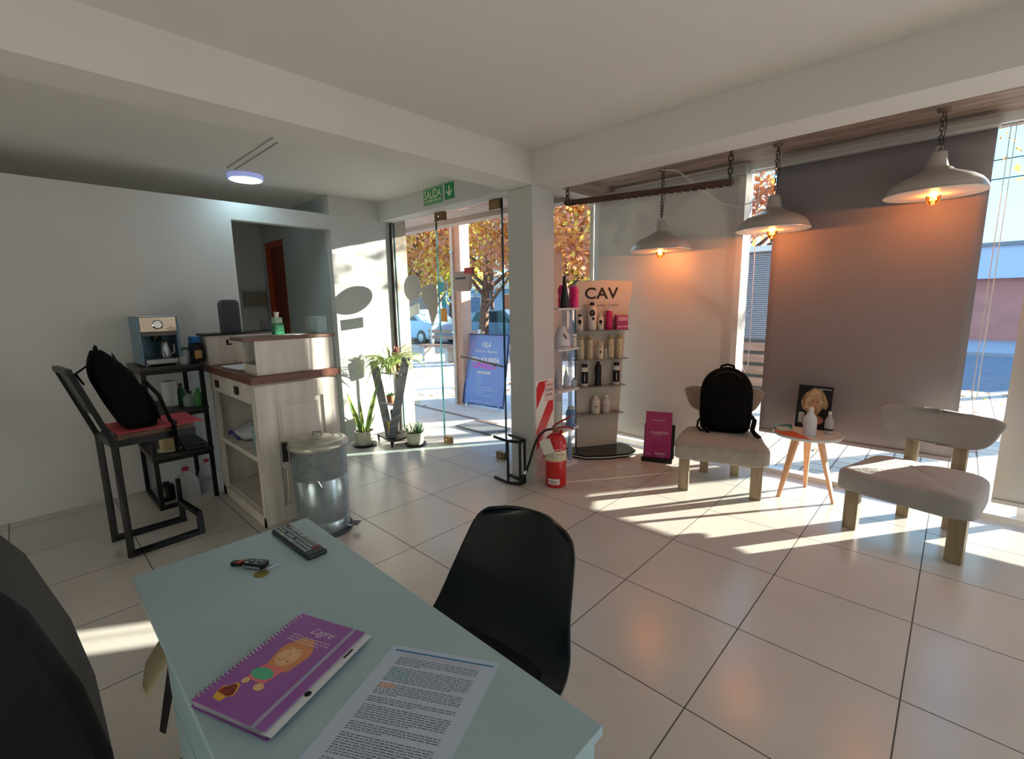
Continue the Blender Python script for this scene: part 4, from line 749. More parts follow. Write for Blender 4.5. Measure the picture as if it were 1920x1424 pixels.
def leaf(mb, p0, d, L, w, curl=0.0, n=9, fold=0.25, up0=(0, 0, 1), tw=0.0):
    p = Vector(p0); d = Vector(d).normalized(); side = d.cross(Vector(up0)); side = (side if side.length > 1e-3 else Vector((1, 0, 0))).normalized()
    rows = []; st = L/n
    for i in range(n+1):
        v = i/n; ww = w*(math.sin(math.pi*min(1, 0.12+0.88*v)**0.8))**0.8 if v < 1 else 0.0008
        s2 = side*math.cos(tw*v)+d.cross(side)*math.sin(tw*v); nn = s2.cross(d)
        rows.append((p-s2*ww/2, p-nn*fold*ww, p+s2*ww/2)); p = p+d*st; d = (d+Vector((0, 0, -curl/n))).normalized()
    vs = [q for r in rows for q in r]; fs = []
    for i in range(n): 
        for k in (0, 1): fs.append((i*3+k, i*3+k+1, i*3+k+4, i*3+k+3))
    mb._a(vs, fs)
t = thing('snake_plant', 'snake plant with tall upright leaves in a cream pot', 'potted plant', (-3.478, -0.252, 0))
x, y = -3.478, -0.252; pot(t, x, y, 0.105, 0.17)
for (dx, dy, dz, L, w, ox, oy) in ((0.04, -0.30, 1, 0.50, 0.055, -0.01, -0.03), (0.02, 0.33, 1, 0.62, 0.05, 0.0, 0.02), (-0.06, -0.02, 1, 0.36, 0.035, -0.02, 0.0), (0.25, 0.25, 1, 0.20, 0.025, 0.03, 0.02), (0.25, -0.2, 1, 0.13, 0.03, 0.03, -0.02), (-0.1, 0.6, 0.8, 0.24, 0.02, 0.0, 0.03)):
    mb = MB(); leaf(mb, (x+ox, y+oy, 0.15), (dx, dy, dz), L, w, 0.05, 10, 0.3, up0=(1, -0.4, 0), tw=0.3); mb.build('leaf', m_sans, t, smooth=True, solid=0.003)
t = thing('succulent', 'bushy small leaved plant in a cream pot next to the glass door', 'potted plant', (-3.06, 0.13, 0))
x, y = -3.06, 0.13; pot(t, x, y, 0.098, 0.145); rr = random.Random(5)
mb = MB(); stm = MB()
for i in range(26):
    a = rr.uniform(0, 6.28); r = 0.075*math.sqrt(rr.random()); p = Vector((x+r*math.cos(a), y+r*math.sin(a), 0.125)); tip = p+Vector((math.cos(a)*r*0.7+rr.uniform(-.02, .02), math.sin(a)*r*0.7+rr.uniform(-.02, .02), rr.uniform(0.05, 0.13)))
    stm.tube([p, tip], 0.003, 5)
    for k in range(9):
        q = p.lerp(tip, 0.3+0.7*k/8); b2 = rr.uniform(0, 6.28); leaf(mb, q, (math.cos(b2), math.sin(b2), 0.7), rr.uniform(0.02, 0.034), 0.014, 0.5, 4, 0.2)
stm.build('stems', m_succ, t); tag(t.children[-1], kind='stuff'); tag(mb.build('foliage', m_succ, t, smooth=True, weld=False), kind='stuff')

# V-shaped plant trolley
t = thing('plant_trolley', 'dark V-shaped wooden plant stand on a wheeled square base', 'plant stand', (-3.33, 0.02, 0))
m_post = mat('grey_board', '83868B', 0.5, noise=0.15, nscale=8)
base = [Vector((-3.52, -0.02, 0)), Vector((-3.09, -0.12, 0)), Vector((-3.02, 0.06, 0)), Vector((-3.45, 0.20, 0))]
base = [Vector((-3.56, -0.06, 0)), Vector((-3.13, -0.13, 0)), Vector((-3.20, 0.25, 0)), Vector((-3.60, 0.24, 0))]
MB().hexa([tuple(p+Vector((0, 0, 0.06))) for p in base]+[tuple(p+Vector((0, 0, 0.078))) for p in base]).build('base_board', mat('base_dark', '2A2523', 0.5), t, bevel=0.003)
cen = sum(base, Vector())/4
for p in base:
    c = p.lerp(cen, 0.12); w_ = MB().lathe([(0.006, -0.008), (0.022, -0.008), (0.022, 0.008), (0.006, 0.008)], (c.x, c.y, 0.0225), 14, (0.6, 0.8, 0)).build('castor', m_blackp, t); MB().box(c.x-0.012, c.y-0.012, 0.035, c.x+0.012, c.y+0.012, 0.0605).build('castor_fork', m_black, w_)
def vpost(p0, p1, w): 
    p0, p1 = Vector(p0), Vector(p1); d = (p1-p0); L = d.length; d.normalize(); s2 = Vector((0.52, 0.85, 0)); s2 = (s2-d*s2.dot(d)).normalized(); n2 = d.cross(s2)
    return MB().fbox(p0, d, s2, n2, (0, L), (-0.045, 0.045), (-w/2, w/2))
vpost((-3.25, -0.05, 0.078), (-3.05, 0.06, 0.99), 0.022).build('post', m_post, t, bevel=0.002)
vpost((-3.37, 0.0, 0.078), (-3.52, -0.06, 0.93), 0.022).build('post', m_post, t, bevel=0.002)
for z, a, b2 in ((0.80, (-3.49, -0.07), (-3.10, 0.02)), (0.45, (-3.43, -0.05), (-3.18, -0.01))):
    MB().bar([(a[0], a[1]+0.02, z), (b2[0], b2[1]+0.03, z)], 0.08, 0.01).build('shelf_board', m_post, t)
# plants carried on it
m_terra = mat('terracotta', 'B98A62', 0.7, noise=0.1, nscale=20)
def spider(x, y, z, n, L, label, potm, seed, r=0.06, h=0.085):
    t = thing('spider_plant', label, 'potted plant', (x, y, z)); pot(t, x, y, r, h, potm, z, False); rr = random.Random(seed); mb = MB()
    for i in range(n):
        a = rr.uniform(0, 6.28); e = rr.uniform(0.4, 1.5); leaf(mb, (x+0.015*math.cos(a), y+0.015*math.sin(a), z+h-0.015), (math.cos(a), math.sin(a), e*1.3), L*rr.uniform(0.6, 1.1), 0.016, rr.uniform(1.4, 3.0), 10, 0.35)
    tag(mb.build('leaves', m_spid, t, smooth=True, weld=False), kind='stuff'); return t
spider(-3.27, 0.0, 0.8065, 120, 0.50, 'arching variegated spider plant on top of the plant stand', m_terra, 3)
t = thing('trailing_succulent', 'small succulent in a terracotta pot on the lower board of the stand', 'potted plant', (-3.30, 0.0, 0.4565)); pot(t, -3.30, 0.0, 0.05, 0.10, mat('terracotta_red', 'B5765C', 0.7), 0.4565, False)
mb = MB(); rr = random.Random(8)
for i in range(60): a = rr.uniform(0, 6.28); leaf(mb, (-3.30+0.03*math.cos(a), 0.0+0.03*math.sin(a), 0.54), (math.cos(a)*0.7, math.sin(a)*0.7, rr.uniform(0.4, 1.5)), rr.uniform(0.03, 0.06), 0.012, 0.6, 4)
tag(mb.build('foliage', m_succ, t, smooth=True, weld=False), kind='stuff')
t = thing('bronze_pot_plant', 'dark bronze pot with reddish flower behind the spider plant', 'potted plant', (-3.48, 0.22, 0.078)); MB().lathe([(0, 0), (0.05, 0), (0.06, 0.2), (0.052, 0.2), (0, 0.18)], (-3.48, 0.22, 0.80), 20).build('pot', mat('bronze_pot', '6B5238', 0.5), t, smooth=True)
mb = MB(); rr = random.Random(2)
for i in range(40): a = rr.uniform(0, 6.28); leaf(mb, (-3.48, 0.22, 0.98), (math.cos(a)*0.5, math.sin(a)*0.5, rr.uniform(0.7, 1.6)), rr.uniform(0.05, 0.13), 0.022, 0.8, 5)
tag(mb.build('foliage', mat('dusky_leaf', '8A5B56', 0.6), t, smooth=True, weld=False), kind='stuff')
MB().tube([(-3.48, 0.22, 0.802), (-3.48, 0.22, 0.078)], 0.012, 10).build('stem_stand', m_black, t)
t = thing('dark_planter', 'tall dark planter box standing on the base of the plant stand', 'planter', (-3.44, 0.13, 0.0785)); MB().lathe([(0, 0), (0.05, 0), (0.058, 0.27), (0.05, 0.27), (0, 0.25)], (-3.45, 0.13, 0.0785), 4).build('pot', mat('dark_grey_planter', '3B3834', 0.5), t)
mb = MB(); leaf(mb, (-3.45, 0.13, 0.33), (0.2, -1, 0.5), 0.28, 0.014, 1.4, 9); leaf(mb, (-3.45, 0.13, 0.33), (-0.2, -0.9, 0.9), 0.2, 0.012, 1.0, 9); mb.build('leaves', m_spid, t, solid=0.001); tag(t.children[-1], kind='stuff')
t = thing('yellow_can', 'yellow tin standing on the base of the plant stand', 'tin', (-3.34, 0.02, 0.0785)); MB().cyl((-3.335, 0.0, 0.0785), 0.034, 0.0, 0.17, 20).build('body', mat('mustard', 'C9A93C', 0.5), t, smooth=True); MB().lathe([(0.034, 0.17), (0.036, 0.172), (0.036, 0.178), (0, 0.178)], (-3.335, 0.0, 0.0785), 20).build('lid', m_steel, t, smooth=True)
t = thing('small_black_pot', 'tiny black pot behind the snake plant against the wall', 'pot', (-3.66, -0.14, 0)); MB().lathe([(0, 0), (0.04, 0), (0.05, 0.09), (0.044, 0.09), (0, 0.07)], (-3.66, -0.14, 0), 16).build('pot', mat('dark_pot', '45424A', 0.6), t, smooth=True)
mb = MB(); leaf(mb, (-3.66, -0.14, 0.07), (0.2, 0.6, 1), 0.16, 0.012, 1.0, 6); leaf(mb, (-3.66, -0.14, 0.07), (0.2, -0.6, 1), 0.13, 0.012, 1.0, 6); tag(mb.build('leaves', m_spid, t, solid=0.001), kind='stuff')
# ------------------------------------------------------------------ fire extinguisher, its sign and the tubular stand
t = thing('fire_extinguisher', 'red fire extinguisher with black hose standing beside the column', 'fire extinguisher', (-1.155, 0.235, 0))
ex_, ey_ = -1.155, 0.235
MB().lathe([(0, 0.005), (0.07, 0.005), (0.076, 0.0), (0.086, 0.015), (0.090, 0.03), (0.090, 0.36), (0.086, 0.395), (0.070, 0.43), (0.045, 0.452), (0.022, 0.46), (0.020, 0.475), (0, 0.475)], (ex_, ey_, 0), 44).build('cylinder', mat('extinguisher_red', 'C4161E', 0.22, coat=0.5), t, smooth=True, ang=50)
cv = Vector((2.37, -3.01, 0)).normalized(); ct = Vector((-cv.y, cv.x, 0)); a0 = math.atan2(cv.y, cv.x)
def wrap(name, az0, az1, z0, z1, r, m, par, n=20):
    return MB().grid(lambda u, v: Vector((ex_+r*math.cos(az0+(az1-az0)*u), ey_+r*math.sin(az0+(az1-az0)*u), z0+(z1-z0)*v)), n, 2).build(name, m, par, smooth=True)
lb = wrap('label', a0-1.25, a0+1.25, 0.235, 0.325, 0.0908, mat('label_cream', 'E6DFC4', 0.5), t)
rr = random.Random(4); mk = MB(); mk2 = MB()
for i in range(13):
    a = a0-1.0+i*0.16; 
    for k in range(4): z = 0.262+k*0.013+rr.uniform(-.002, .002); w = rr.uniform(0.02, 0.06); mk.grid(lambda u, v: Vector((ex_+0.0914*math.cos(a+w*u*2), ey_+0.0914*math.sin(a+w*u*2), z+0.006*v)), 3, 2)
    mk2.grid(lambda u, v: Vector((ex_+0.0914*math.cos(a+0.1*u), ey_+0.0914*math.sin(a+0.1*u), 0.240+0.014*v)), 3, 2)
tag(mk.build('label_marks', m_dark, lb, weld=False), kind='stuff'); tag(mk2.build('label_pictograms', mat('pictogram_yellow', 'C9A93A', 0.5), lb, weld=False), kind='stuff')
wl = wrap('maker_label', a0-0.75, a0+0.35, 0.035, 0.085, 0.0908, m_white, t)
def on_cyl_text(name, s, z, w, h, par, m, az=0.0, depth=0.0915):
    c = Vector((ex_, ey_, z)); e = Vector((-math.sin(a0+az), math.cos(a0+az), 0)); n = Vector((math.cos(a0+az), math.sin(a0+az), 0))
    return text(name, s, c+n*(depth+0.0012)-e*w/2, e, (0, 0, 1), m, par, width=w, size=h)
on_cyl_text('maker_text', 'Maguero', 0.055, 0.07, 0.03, wl, m_dark, -0.2); on_cyl_text('maker_small_text', 'EXTINTORES', 0.043, 0.06, 0.010, wl, m_red, -0.2)
on_cyl_text('top_text', 'EXTINTOR', 0.335, 0.07, 0.016, t, m_lett, 0.2)
MB().cyl((ex_, ey_, 0), 0.022, 0.475, 0.505, 20).build('neck', m_brass, t, smooth=True)
hdir = Vector((0.62, 0.78, 0)).normalized()
P_ = lambda d, z, k=0.0: Vector((ex_, ey_, z))+hdir*d+ct*k
MB().bar([P_(-0.03, 0.49), P_(0.03, 0.505), P_(0.11, 0.508), P_(0.155, 0.485)], 0.022, 0.012).build('carry_handle', mat('handle_red', '8E1A22', 0.35), t, bevel=0.003)
MB().bar([P_(-0.03, 0.51), P_(0.0, 0.535), P_(0.13, 0.60)], 0.020, 0.012).build('squeeze_lever', MATS['handle_red'], t, bevel=0.003)
MB().lathe([(0.018, 0), (0.018, 0.02), (0.014, 0.024), (0, 0.024)], P_(0.045, 0.478)+cv*0.02, 16, tuple(cv)).build('gauge', mat('gauge_red', 'A02028', 0.3), t, smooth=True)
hs = [P_(-0.02, 0.495), P_(-0.07, 0.50), P_(-0.13, 0.46), P_(-0.18, 0.36), P_(-0.22, 0.22), P_(-0.25, 0.13)]
hs = [Vector((-1.17, 0.215, 0.495)), Vector((-1.215, 0.17, 0.485)), Vector((-1.255, 0.125, 0.43)), Vector((-1.285, 0.095, 0.33)), Vector((-1.31, 0.075, 0.22)), Vector((-1.332, 0.055, 0.135))]
from itertools import chain as _c
def smoothpts(ps, k=5):
    out = []
    for i in range(len(ps)-1):
        p0, p1, p2, p3 = ps[max(0, i-1)], ps[i], ps[i+1], ps[min(len(ps)-1, i+2)]
        for j in range(k): u = j/k; out.append(0.5*((2*p1)+(p2-p0)*u+(2*p0-5*p1+4*p2-p3)*u*u+(3*p1-p0-3*p2+p3)*u**3))
    return out+[ps[-1]]
MB().tube(smoothpts(hs), 0.0105, 10).build('hose', m_blackp, t, smooth=True)
MB().tube([hs[-1], hs[-1]+Vector((-0.012, -0.012, -0.03))], 0.013, 10).build('hose_collar', m_steel, t); MB().tube([hs[-1]+Vector((-0.012, -0.012, -0.028)), hs[-1]+Vector((-0.035, -0.035, -0.105))], 0.014, 10, scales=[1, 1.25]).build('nozzle', m_blackp, t, smooth=True)
tg = Vector((ex_, ey_, 0))+cv*0.10
MB().fbox(tg+Vector((0, 0, 0.33)), ct*math.cos(0.35)+Vector((0, 0, math.sin(0.35))), Vector((0, 0, math.cos(0.35)))-ct*math.sin(0.35), cv, (-0.10, -0.01), (0, 0.125), (-0.001, 0.0005)).build('paper_tag', mat('tag_paper', 'D9D6CB', 0.7), t)

# striped sign on the column face (plane x = -1.314)
t = thing('striped_sign', 'red and white diagonal striped fire sign on the side of the column', 'sign', (-1.313, 0.285, 0.01))
def clip(poly, a, b, c, keep):
    out = []; n = len(poly); f = lambda p: (a*p[0]+b*p[1]-c)*keep
    for i in range(n):
        p, q = poly[i], poly[(i+1) % n]; fp, fq = f(p), f(q)
        if fp >= 0: out.append(p)
        if (fp > 0) != (fq > 0) and abs(fp-fq) > 1e-9: s2 = fp/(fp-fq); out.append((p[0]+(q[0]-p[0])*s2, p[1]+(q[1]-p[1])*s2))
    return out
FX = -1.3135
def onc(y0, z0, y1, z1, dx, name, m, par): return MB().box(FX-0.0004, y0, z0, FX+dx, y1, z1).build(name, m, par)
bd = onc(0.165, 0.02, 0.405, 0.89, 0.0012, 'board', m_white, t)
for k in range(-3, 6):
    pl = [(0.172, 0.20), (0.398, 0.20), (0.398, 0.883), (0.172, 0.883)]; c0 = 0.185*2*k+0.02; a, b2 = -1.5, 1.0
    pl = clip(pl, a, b2, c0, 1); pl = clip(pl, a, b2, c0+0.185, -1) if len(pl) > 2 else []
    if len(pl) > 2: MB().prism(pl, (FX+0.0014, 0, 0), (0, 1, 0), (0, 0, 1), (1, 0, 0), 0, 0.0006).build('red_stripe', m_red, t)
on = onc(0.285, 0.70, 0.398, 0.875, 0.0026, 'notice', mat('notice_pink', 'E3CFCB', 0.6), t)
MB().tube([(FX+0.0032, y, z) for y, z in ((0.288, 0.703), (0.395, 0.703), (0.395, 0.872), (0.288, 0.872))], 0.0012, 4, closed=True).build('notice_border', m_red, on)
for i, s_ in enumerate(('EXTINTOR', 'MATAFUEGO', 'CLASE ABC')): text('notice_text', s_, (FX+0.0034, 0.297, 0.83-i*0.042), (0, 1, 0), (0, 0, 1), m_dark if i else m_red, on, width=0.088, size=0.030)
ck = onc(0.175, 0.03, 0.395, 0.19, 0.0018, 'record_box', mat('record_cream', 'DCCFC6', 0.6), t)
for z in (0.032, 0.075, 0.115, 0.155, 0.188): MB().box(FX+0.0018, 0.178, z, FX+0.0024, 0.392, z+0.002).build('record_line', m_red, ck)

t = thing('tubular_stand', 'black bent tube stand on the floor in front of the column', 'stand', (-1.44, 0.04, 0))
def tb(p, nm='tube_frame', r=0.0115): MB().tube([Vector(q) for q in p], r, 12).build(nm, m_black, t, smooth=True)
Aa, Bb, Cc = Vector((-1.475, -0.02, 0)), Vector((-1.375, -0.025+0.05, 0)), Vector((-1.385, 0.095, 0))
for z in (0.0125, 0.385): tb([(-1.66, 0.0, z), (Aa.x, Aa.y, z), (Bb.x, Bb.y, z), (Cc.x, Cc.y, z), (-1.60, 0.125, z)], 'bent_rail')
for p in (Aa, Bb, Cc): tb([(p.x, p.y, 0.0125), (p.x, p.y, 0.385)], 'upright')
t = thing('floor_plate', 'thin white sheet leaning flat on the floor behind the extinguisher', 'sheet', (-1.05, 0.42, 0)); MB().prism([(-1.30, 0.46), (-1.02, 0.20), (-0.80, 0.48), (-1.12, 0.72)], (0, 0, 0.002), (1, 0, 0), (0, 1, 0), (0, 0, 1), 0, 0.003).build('plate', mat('plate_pale', 'BDBBB5', 0.4), t)

# ------------------------------------------------------------------ product display with CAV header
o0 = Vector((-1.561, 1.06, 0)); de = Vector((0.532, 0.847, 0)).normalized(); dn_ = Vector((0.847, -0.532, 0)).normalized(); S_ = lambda a: 0.03+0.82*a; uz = Vector((0, 0, 1))
t = thing('product_display', 'tall white product display stand with glass shelves, black three letter heading and black base', 'display stand', tuple(o0+de*0.28+dn_*0.08))
MB().prism([(S_(a), b) for a, b in [(-0.01, 0.0), (0.552, 0.0), (0.64, 1.20), (0.732, 1.68), (0.70, 1.70), (0.30, 1.712), (0.05, 1.70), (-0.035, 1.67), (-0.022, 1.2)]], o0+uz*0.045, de, uz, dn_, -0.02, 0.0).build('back_panel', mat('display_white', 'CFC8BE', 0.5), t, bevel=0.004)
MB().prism([(S_(a)-0.003, b) for a, b in [(-0.012, 0.0), (-0.002, 0.0), (-0.026, 1.67), (-0.036, 1.67)]], o0+uz*0.045, de, uz, dn_, -0.025, 0.001).build('side_edge', m_blackp, t)
def bs_(o): return [(S_(a), b) for a, b in [(-0.13, 0.17), (-0.02, 0.27), (0.25, 0.32), (0.52, 0.32), (0.66, 0.25), (0.68, 0.05), (0.62, -0.04), (-0.13, -0.04)]]
bb = MB().prism(bs_(0), o0, de, dn_, uz, 0.0, 0.018).build('base_plate', m_blackp, t, bevel=0.004)
MB().prism([(p[0], p[1]*0.995) for p in bs_(0)], o0, de, dn_, uz, 0.0182, 0.027).build('base_trim', m_white, t); MB().prism(bs_(0), o0, de, dn_, uz, 0.0272, 0.045).build('base_top', mat('gloss_black', '15130F', 0.15), t, bevel=0.003)
shz = (1.262, 0.975, 0.700, 0.412); m_gshelf = mat('smoked_glass_shelf', '8A8A84', 0.1, alpha=0.7, spec=0.7)
for i, z in enumerate(shz):
    s1 = 0.63-0.02*i
    MB().prism([(S_(a), b) for a, b in [(-0.085, 0.0), (s1, 0.0), (s1+0.01, 0.10), (s1-0.03, 0.125), (-0.05, 0.125), (-0.09, 0.10)]], o0+uz*z, de, dn_, uz, -0.004, 0.004).build('glass_shelf', m_gshelf, t, bevel=0.001)
    for s_ in (0.01, s1-0.07): MB().fbox(o0+uz*z, de, dn_, uz, (S_(s_)-0.012, S_(s_)+0.012), (0, 0.03), (-0.014, 0.0)).build('shelf_clip', m_steel, t)
text('logo_lettering', 'CAV', o0+uz*1.575+de*S_(0.09)+dn_*0.001, de, uz, m_dark, t, width=0.365, size=0.155, spacing=1.05, bold=0.02)
text('tagline_lettering', 'STYLE AND CARE', o0+uz*1.495+de*S_(0.075)+dn_*0.001, de, uz, m_dark, t, width=0.375, size=0.038, spacing=1.3)
def bottle(s_, z, h, r, body, cap, label, group=None, shape='round', marks=None, off=0.062, caph=0.03):
    r *= 0.93; h *= 0.96; c = o0+de*S_(s_)+dn_*off; t = thing('product_bottle', label, 'bottle', (c.x, c.y, z), 0, group)
    pf = {'round': [(0, 0), (r*0.92, 0), (r, 0.006), (r, (h-caph)*0.80), (r*0.8, (h-caph)*0.93), (r*0.45, h-caph), (0, h-caph)],
          'tube': [(0, 0), (r*0.85, 0), (r*0.88, 0.004), (r, (h-caph)*0.9), (r*0.95, h-caph), (0, h-caph)],
          'slim': [(0, 0), (r*0.9, 0), (r, 0.01), (r, (h-caph)*0.88), (r*0.85, h-caph), (0, h-caph)],
          'wave': [(0, 0), (r*0.9, 0), (r, 0.03), (r*0.85, h*0.3), (r*1.0, h*0.6), (r*0.95, h*0.85), (r*0.6, h-caph), (0, h-caph)]}[shape]
    MB().lathe(pf, (c.x, c.y, z), 24).build('body', body, t, smooth=True, ang=60)
    cr_ = r*(0.5 if shape in ('round', 'wave') else 0.85); MB().lathe([(cr_, h-caph), (cr_, h-0.003), (cr_*0.9, h), (0, h)], (c.x, c.y, z), 18).build('cap', cap, t, smooth=True)
    if marks: 
        f = Vector((2.9, -4.1, 0)).normalized(); sd = Vector((-f.y, f.x, 0)); O = Vector((c.x, c.y, z))+f*(r*1.01)
        for (kx, kz, kr, mm) in marks: MB().prism(blob(kx*r, kz*h, kr*r, kr*r*1.15, 16), O, sd, uz, f, 0.0, 0.0012).build('printed_mark', mm, t)
    return t
m_pw = mat('product_white', 'DAD6CC', 0.4); m_pcr = mat('product_cream', 'C9C1A4', 0.4); m_pgold = mat('gold_cap', 'B9A97C', 0.3, 0.5); m_mag = mat('magenta_plastic', 'C2185F', 0.3); m_pbk = mat('product_black', '15161A', 0.25)
z = shz[0]+0.0045
bottle(-0.005, z, 0.165, 0.036, m_pw, m_pbk, 'white bottle with black cap and face print, far left on the top display shelf', marks=[(0, 0.55, 0.55, m_dark), (0.15, 0.38, 0.22, m_dark)], caph=0.02)
bottle(0.155, z, 0.285, 0.048, m_pw, m_pbk, 'tallest white bottle with black cap and big face print on the top display shelf', marks=[(0.0, 0.62, 0.62, m_dark), (0.25, 0.42, 0.28, m_dark), (-0.05, 0.64, 0.25, m_pw)], caph=0.03)
bottle(0.268, z, 0.165, 0.034, m_pw, m_pw, 'white bottle with white cap just right of the tallest one', marks=[(0, 0.52, 0.5, m_dark), (0.1, 0.36, 0.2, m_dark)], caph=0.025)
bottle(0.378, z, 0.215, 0.036, m_mag, m_pw, 'magenta cylinder bottle on the top display shelf', shape='slim', caph=0.018)
c = o0+de*S_(0.545)+dn_*0.055; t = thing('product_box', 'magenta product box at the right end of the top display shelf', 'box', (c.x, c.y, z+0.0001), math.atan2(de.y, de.x))
MB().box(-0.062, -0.03, 0, 0.062, 0.03, 0.14).build('carton', mat('carton_magenta', 'A8386E', 0.4, noise=0.1, nscale=12), t, world=False, bevel=0.001)
MB().box(-0.045, -0.0312, 0.085, 0.055, -0.0305, 0.125).build('carton_writing', mat('carton_pale', 'D79AB5', 0.5, noise=0.4, nscale=90), t, world=False)
MB().box(-0.055, -0.0312, 0.02, 0.058, -0.0305, 0.035).build('carton_band', MATS['carton_pale'], t, world=False)
z = shz[1]+0.0045; g = 'slim cream bottles with gold caps on the second display shelf'
for s_, lab in ((0.013, 'slim cream bottle with gold cap, far left on the second display shelf'), (0.131, 'slim cream bottle with gold cap, left of the cream tube'), (0.409, 'slim cream bottle with gold cap, right of the tiny clear bottle'), (0.525, 'slim cream bottle with gold cap, far right on the second display shelf')):
    bottle(s_, z, 0.24, 0.033, m_pcr, m_pgold, lab, g, shape='slim', marks=[(0.0, 0.58, 0.16, m_dark), (0.15, 0.90, 0.2, m_dark)], caph=0.04)
bottle(0.257, z, 0.175, 0.036, m_pw, m_pcr, 'cream tube standing on its cap end in the middle of the second display shelf', shape='tube', marks=[(0, 0.42, 0.3, m_dark)], caph=0.055, off=0.085)
bottle(0.335, z, 0.105, 0.018, m_gl, m_white, 'tiny clear bottle right of the cream tube', caph=0.03, off=0.08)
z = shz[2]+0.0045
for s_, lab in ((0.064, 'white bottle with black wraparound label at the left of the third display shelf'), (0.491, 'white bottle with black wraparound label at the right of the third display shelf')):
    q = bottle(s_, z, 0.235, 0.036, m_pw, m_pbk, lab, None, shape='slim', caph=0.032)
    MB().lathe([(0.0345, 0.03), (0.0345, 0.15)], tuple(q.location), 24).build('black_label', m_pbk, q, smooth=True)
    f = Vector((2.9, -4.1, 0)).normalized(); MB().prism([(-0.003, 0.05), (0.003, 0.05), (0.003, 0.12), (-0.003, 0.12)], Vector(q.location)+f*0.035, Vector((-f.y, f.x, 0)), uz, f, 0, 0.0008).build('label_print', m_pw, q)
bottle(0.244, z, 0.255, 0.036, m_pbk, m_pbk, 'glossy black waisted bottle in the middle of the third display shelf', shape='wave', caph=0.03)
z = shz[3]+0.0045
bottle(0.217, z, 0.19, 0.047, m_pw, m_white, 'squat white bottle with wave print, left one on the lowest display shelf', marks=[(0, 0.42, 0.16, m_ink), (0.35, 0.42, 0.12, m_ink)], caph=0.022)
bottle(0.362, z, 0.19, 0.044, mat('product_clear', 'D9D6D2', 0.25, alpha=0.8), m_white, 'squat translucent bottle, right one on the lowest display shelf', marks=[(0, 0.45, 0.13, m_ink), (-0.35, 0.45, 0.12, m_ink)], caph=0.022)

# ------------------------------------------------------------------ clear and white shelf tower behind the column
t = thing('shelf_tower', 'narrow white shelf tower with pale blue clear uprights behind the column', 'shelf tower', (-1.52, 0.65, 0))
m_tw = mat('tower_white', 'D5D6DC', 0.35); m_acr = mat('pale_blue_acrylic', '9FC2E6', 0.1, alpha=0.55, spec=0.8)
MB().box(-1.72, 0.55, 0.0, -1.70, 1.04, 2.02).build('back_board', mat('tower_back', 'CDC3C0', 0.6), t, bevel=0.003)
MB().box(-1.71, 0.50, 0.0, -1.33, 0.80, 0.03).build('base', m_tw, t, bevel=0.006)
for z in (0.385, 0.755, 1.13, 1.49): MB().prism([(-1.70, 0.47), (-1.31, 0.47), (-1.285, 0.52), (-1.285, 0.745), (-1.31, 0.785), (-1.70, 0.785)], (0, 0, z), (1, 0, 0), (0, 1, 0), (0, 0, 1), -0.012, 0.006).build('shelf', m_tw, t, bevel=0.003)
for y in (0.77,): MB().box(-1.42, y-0.012, 0.03, -1.385, y+0.012, 1.62).build('upright', m_acr, t, bevel=0.003)
def tower_thing(name, label, cat, x, y, z, prof, m, cap=None, caph=0.02):
    t = thing(name, label, cat, (x, y, z)); MB().lathe(prof, (x, y, z), 20).build('body', m, t, smooth=True, ang=60)
    if cap: r_, z_ = prof[-2][0], prof[-1][1]; MB().lathe([(r_, z_), (r_, z_+caph), (0, z_+caph)], (x, y, z), 16).build('cap', cap, t, smooth=True)
    return t
tower_thing('cone_bottle', 'tall black cone shaped bottle on the top shelf of the tower', 'bottle', -1.36, 0.625, 1.4965, [(0, 0), (0.042, 0), (0.045, 0.01), (0.014, 0.25), (0, 0.25)], m_pbk, m_blackp, 0.03)
tower_thing('pink_bottle', 'hot pink bottle just behind the black cone bottle', 'bottle', -1.44, 0.70, 1.4965, [(0, 0), (0.04, 0), (0.042, 0.09), (0.034, 0.10), (0.046, 0.15), (0.03, 0.20), (0, 0.205)], mat('hot_pink', 'E01E7A', 0.35))
tower_thing('pink_bottle', 'hot pink bottle right of the clear upright on the tower', 'bottle', -1.335, 0.735, 1.4965, [(0, 0), (0.036, 0), (0.040, 0.09), (0.032, 0.10), (0.042, 0.15), (0.028, 0.19), (0, 0.195)], MATS['hot_pink'])
t = tower_thing('gift_box', 'white conical pack with dark ribbons on the second tower shelf', 'box', -1.39, 0.62, 1.1365, [(0, 0), (0.075, 0), (0.075, 0.05), (0.035, 0.19), (0, 0.20)], mat('pack_white', 'DADAE2', 0.5))
MB().bar([(-1.335, 0.58, 1.27), (-1.322, 0.61, 1.22)], 0.014, 0.004).build('ribbon', m_dark, t); MB().bar([(-1.345, 0.54, 1.155), (-1.305, 0.62, 1.155)], 0.006, 0.003).build('ribbon', m_dark, t)
tower_thing('small_tube', 'small white tube with dark stripe near the clear upright, second tower shelf', 'tube', -1.33, 0.735, 1.1365, [(0, 0), (0.022, 0), (0.02, 0.09), (0, 0.1)], m_pw, m_white, 0.02)
for x, y, lab in ((-1.40, 0.57, 'clear spray bottle with grey spout, left one on the third tower shelf'), (-1.36, 0.65, 'clear spray bottle with grey spout, middle one on the third tower shelf'), (-1.33, 0.73, 'short clear bottle beside the two spray bottles on the tower')):
    tower_thing('spray_bottle', lab, 'bottle', x, y, 0.7615, [(0, 0), (0.026, 0), (0.027, 0.08), (0.006, 0.17), (0.004, 0.20), (0, 0.2)] if 'short' not in lab else [(0, 0), (0.026, 0), (0.026, 0.05), (0.01, 0.08), (0, 0.08)], mat('grey_clear', 'A9B0BC', 0.2, alpha=0.8), m_blackp, 0.008)
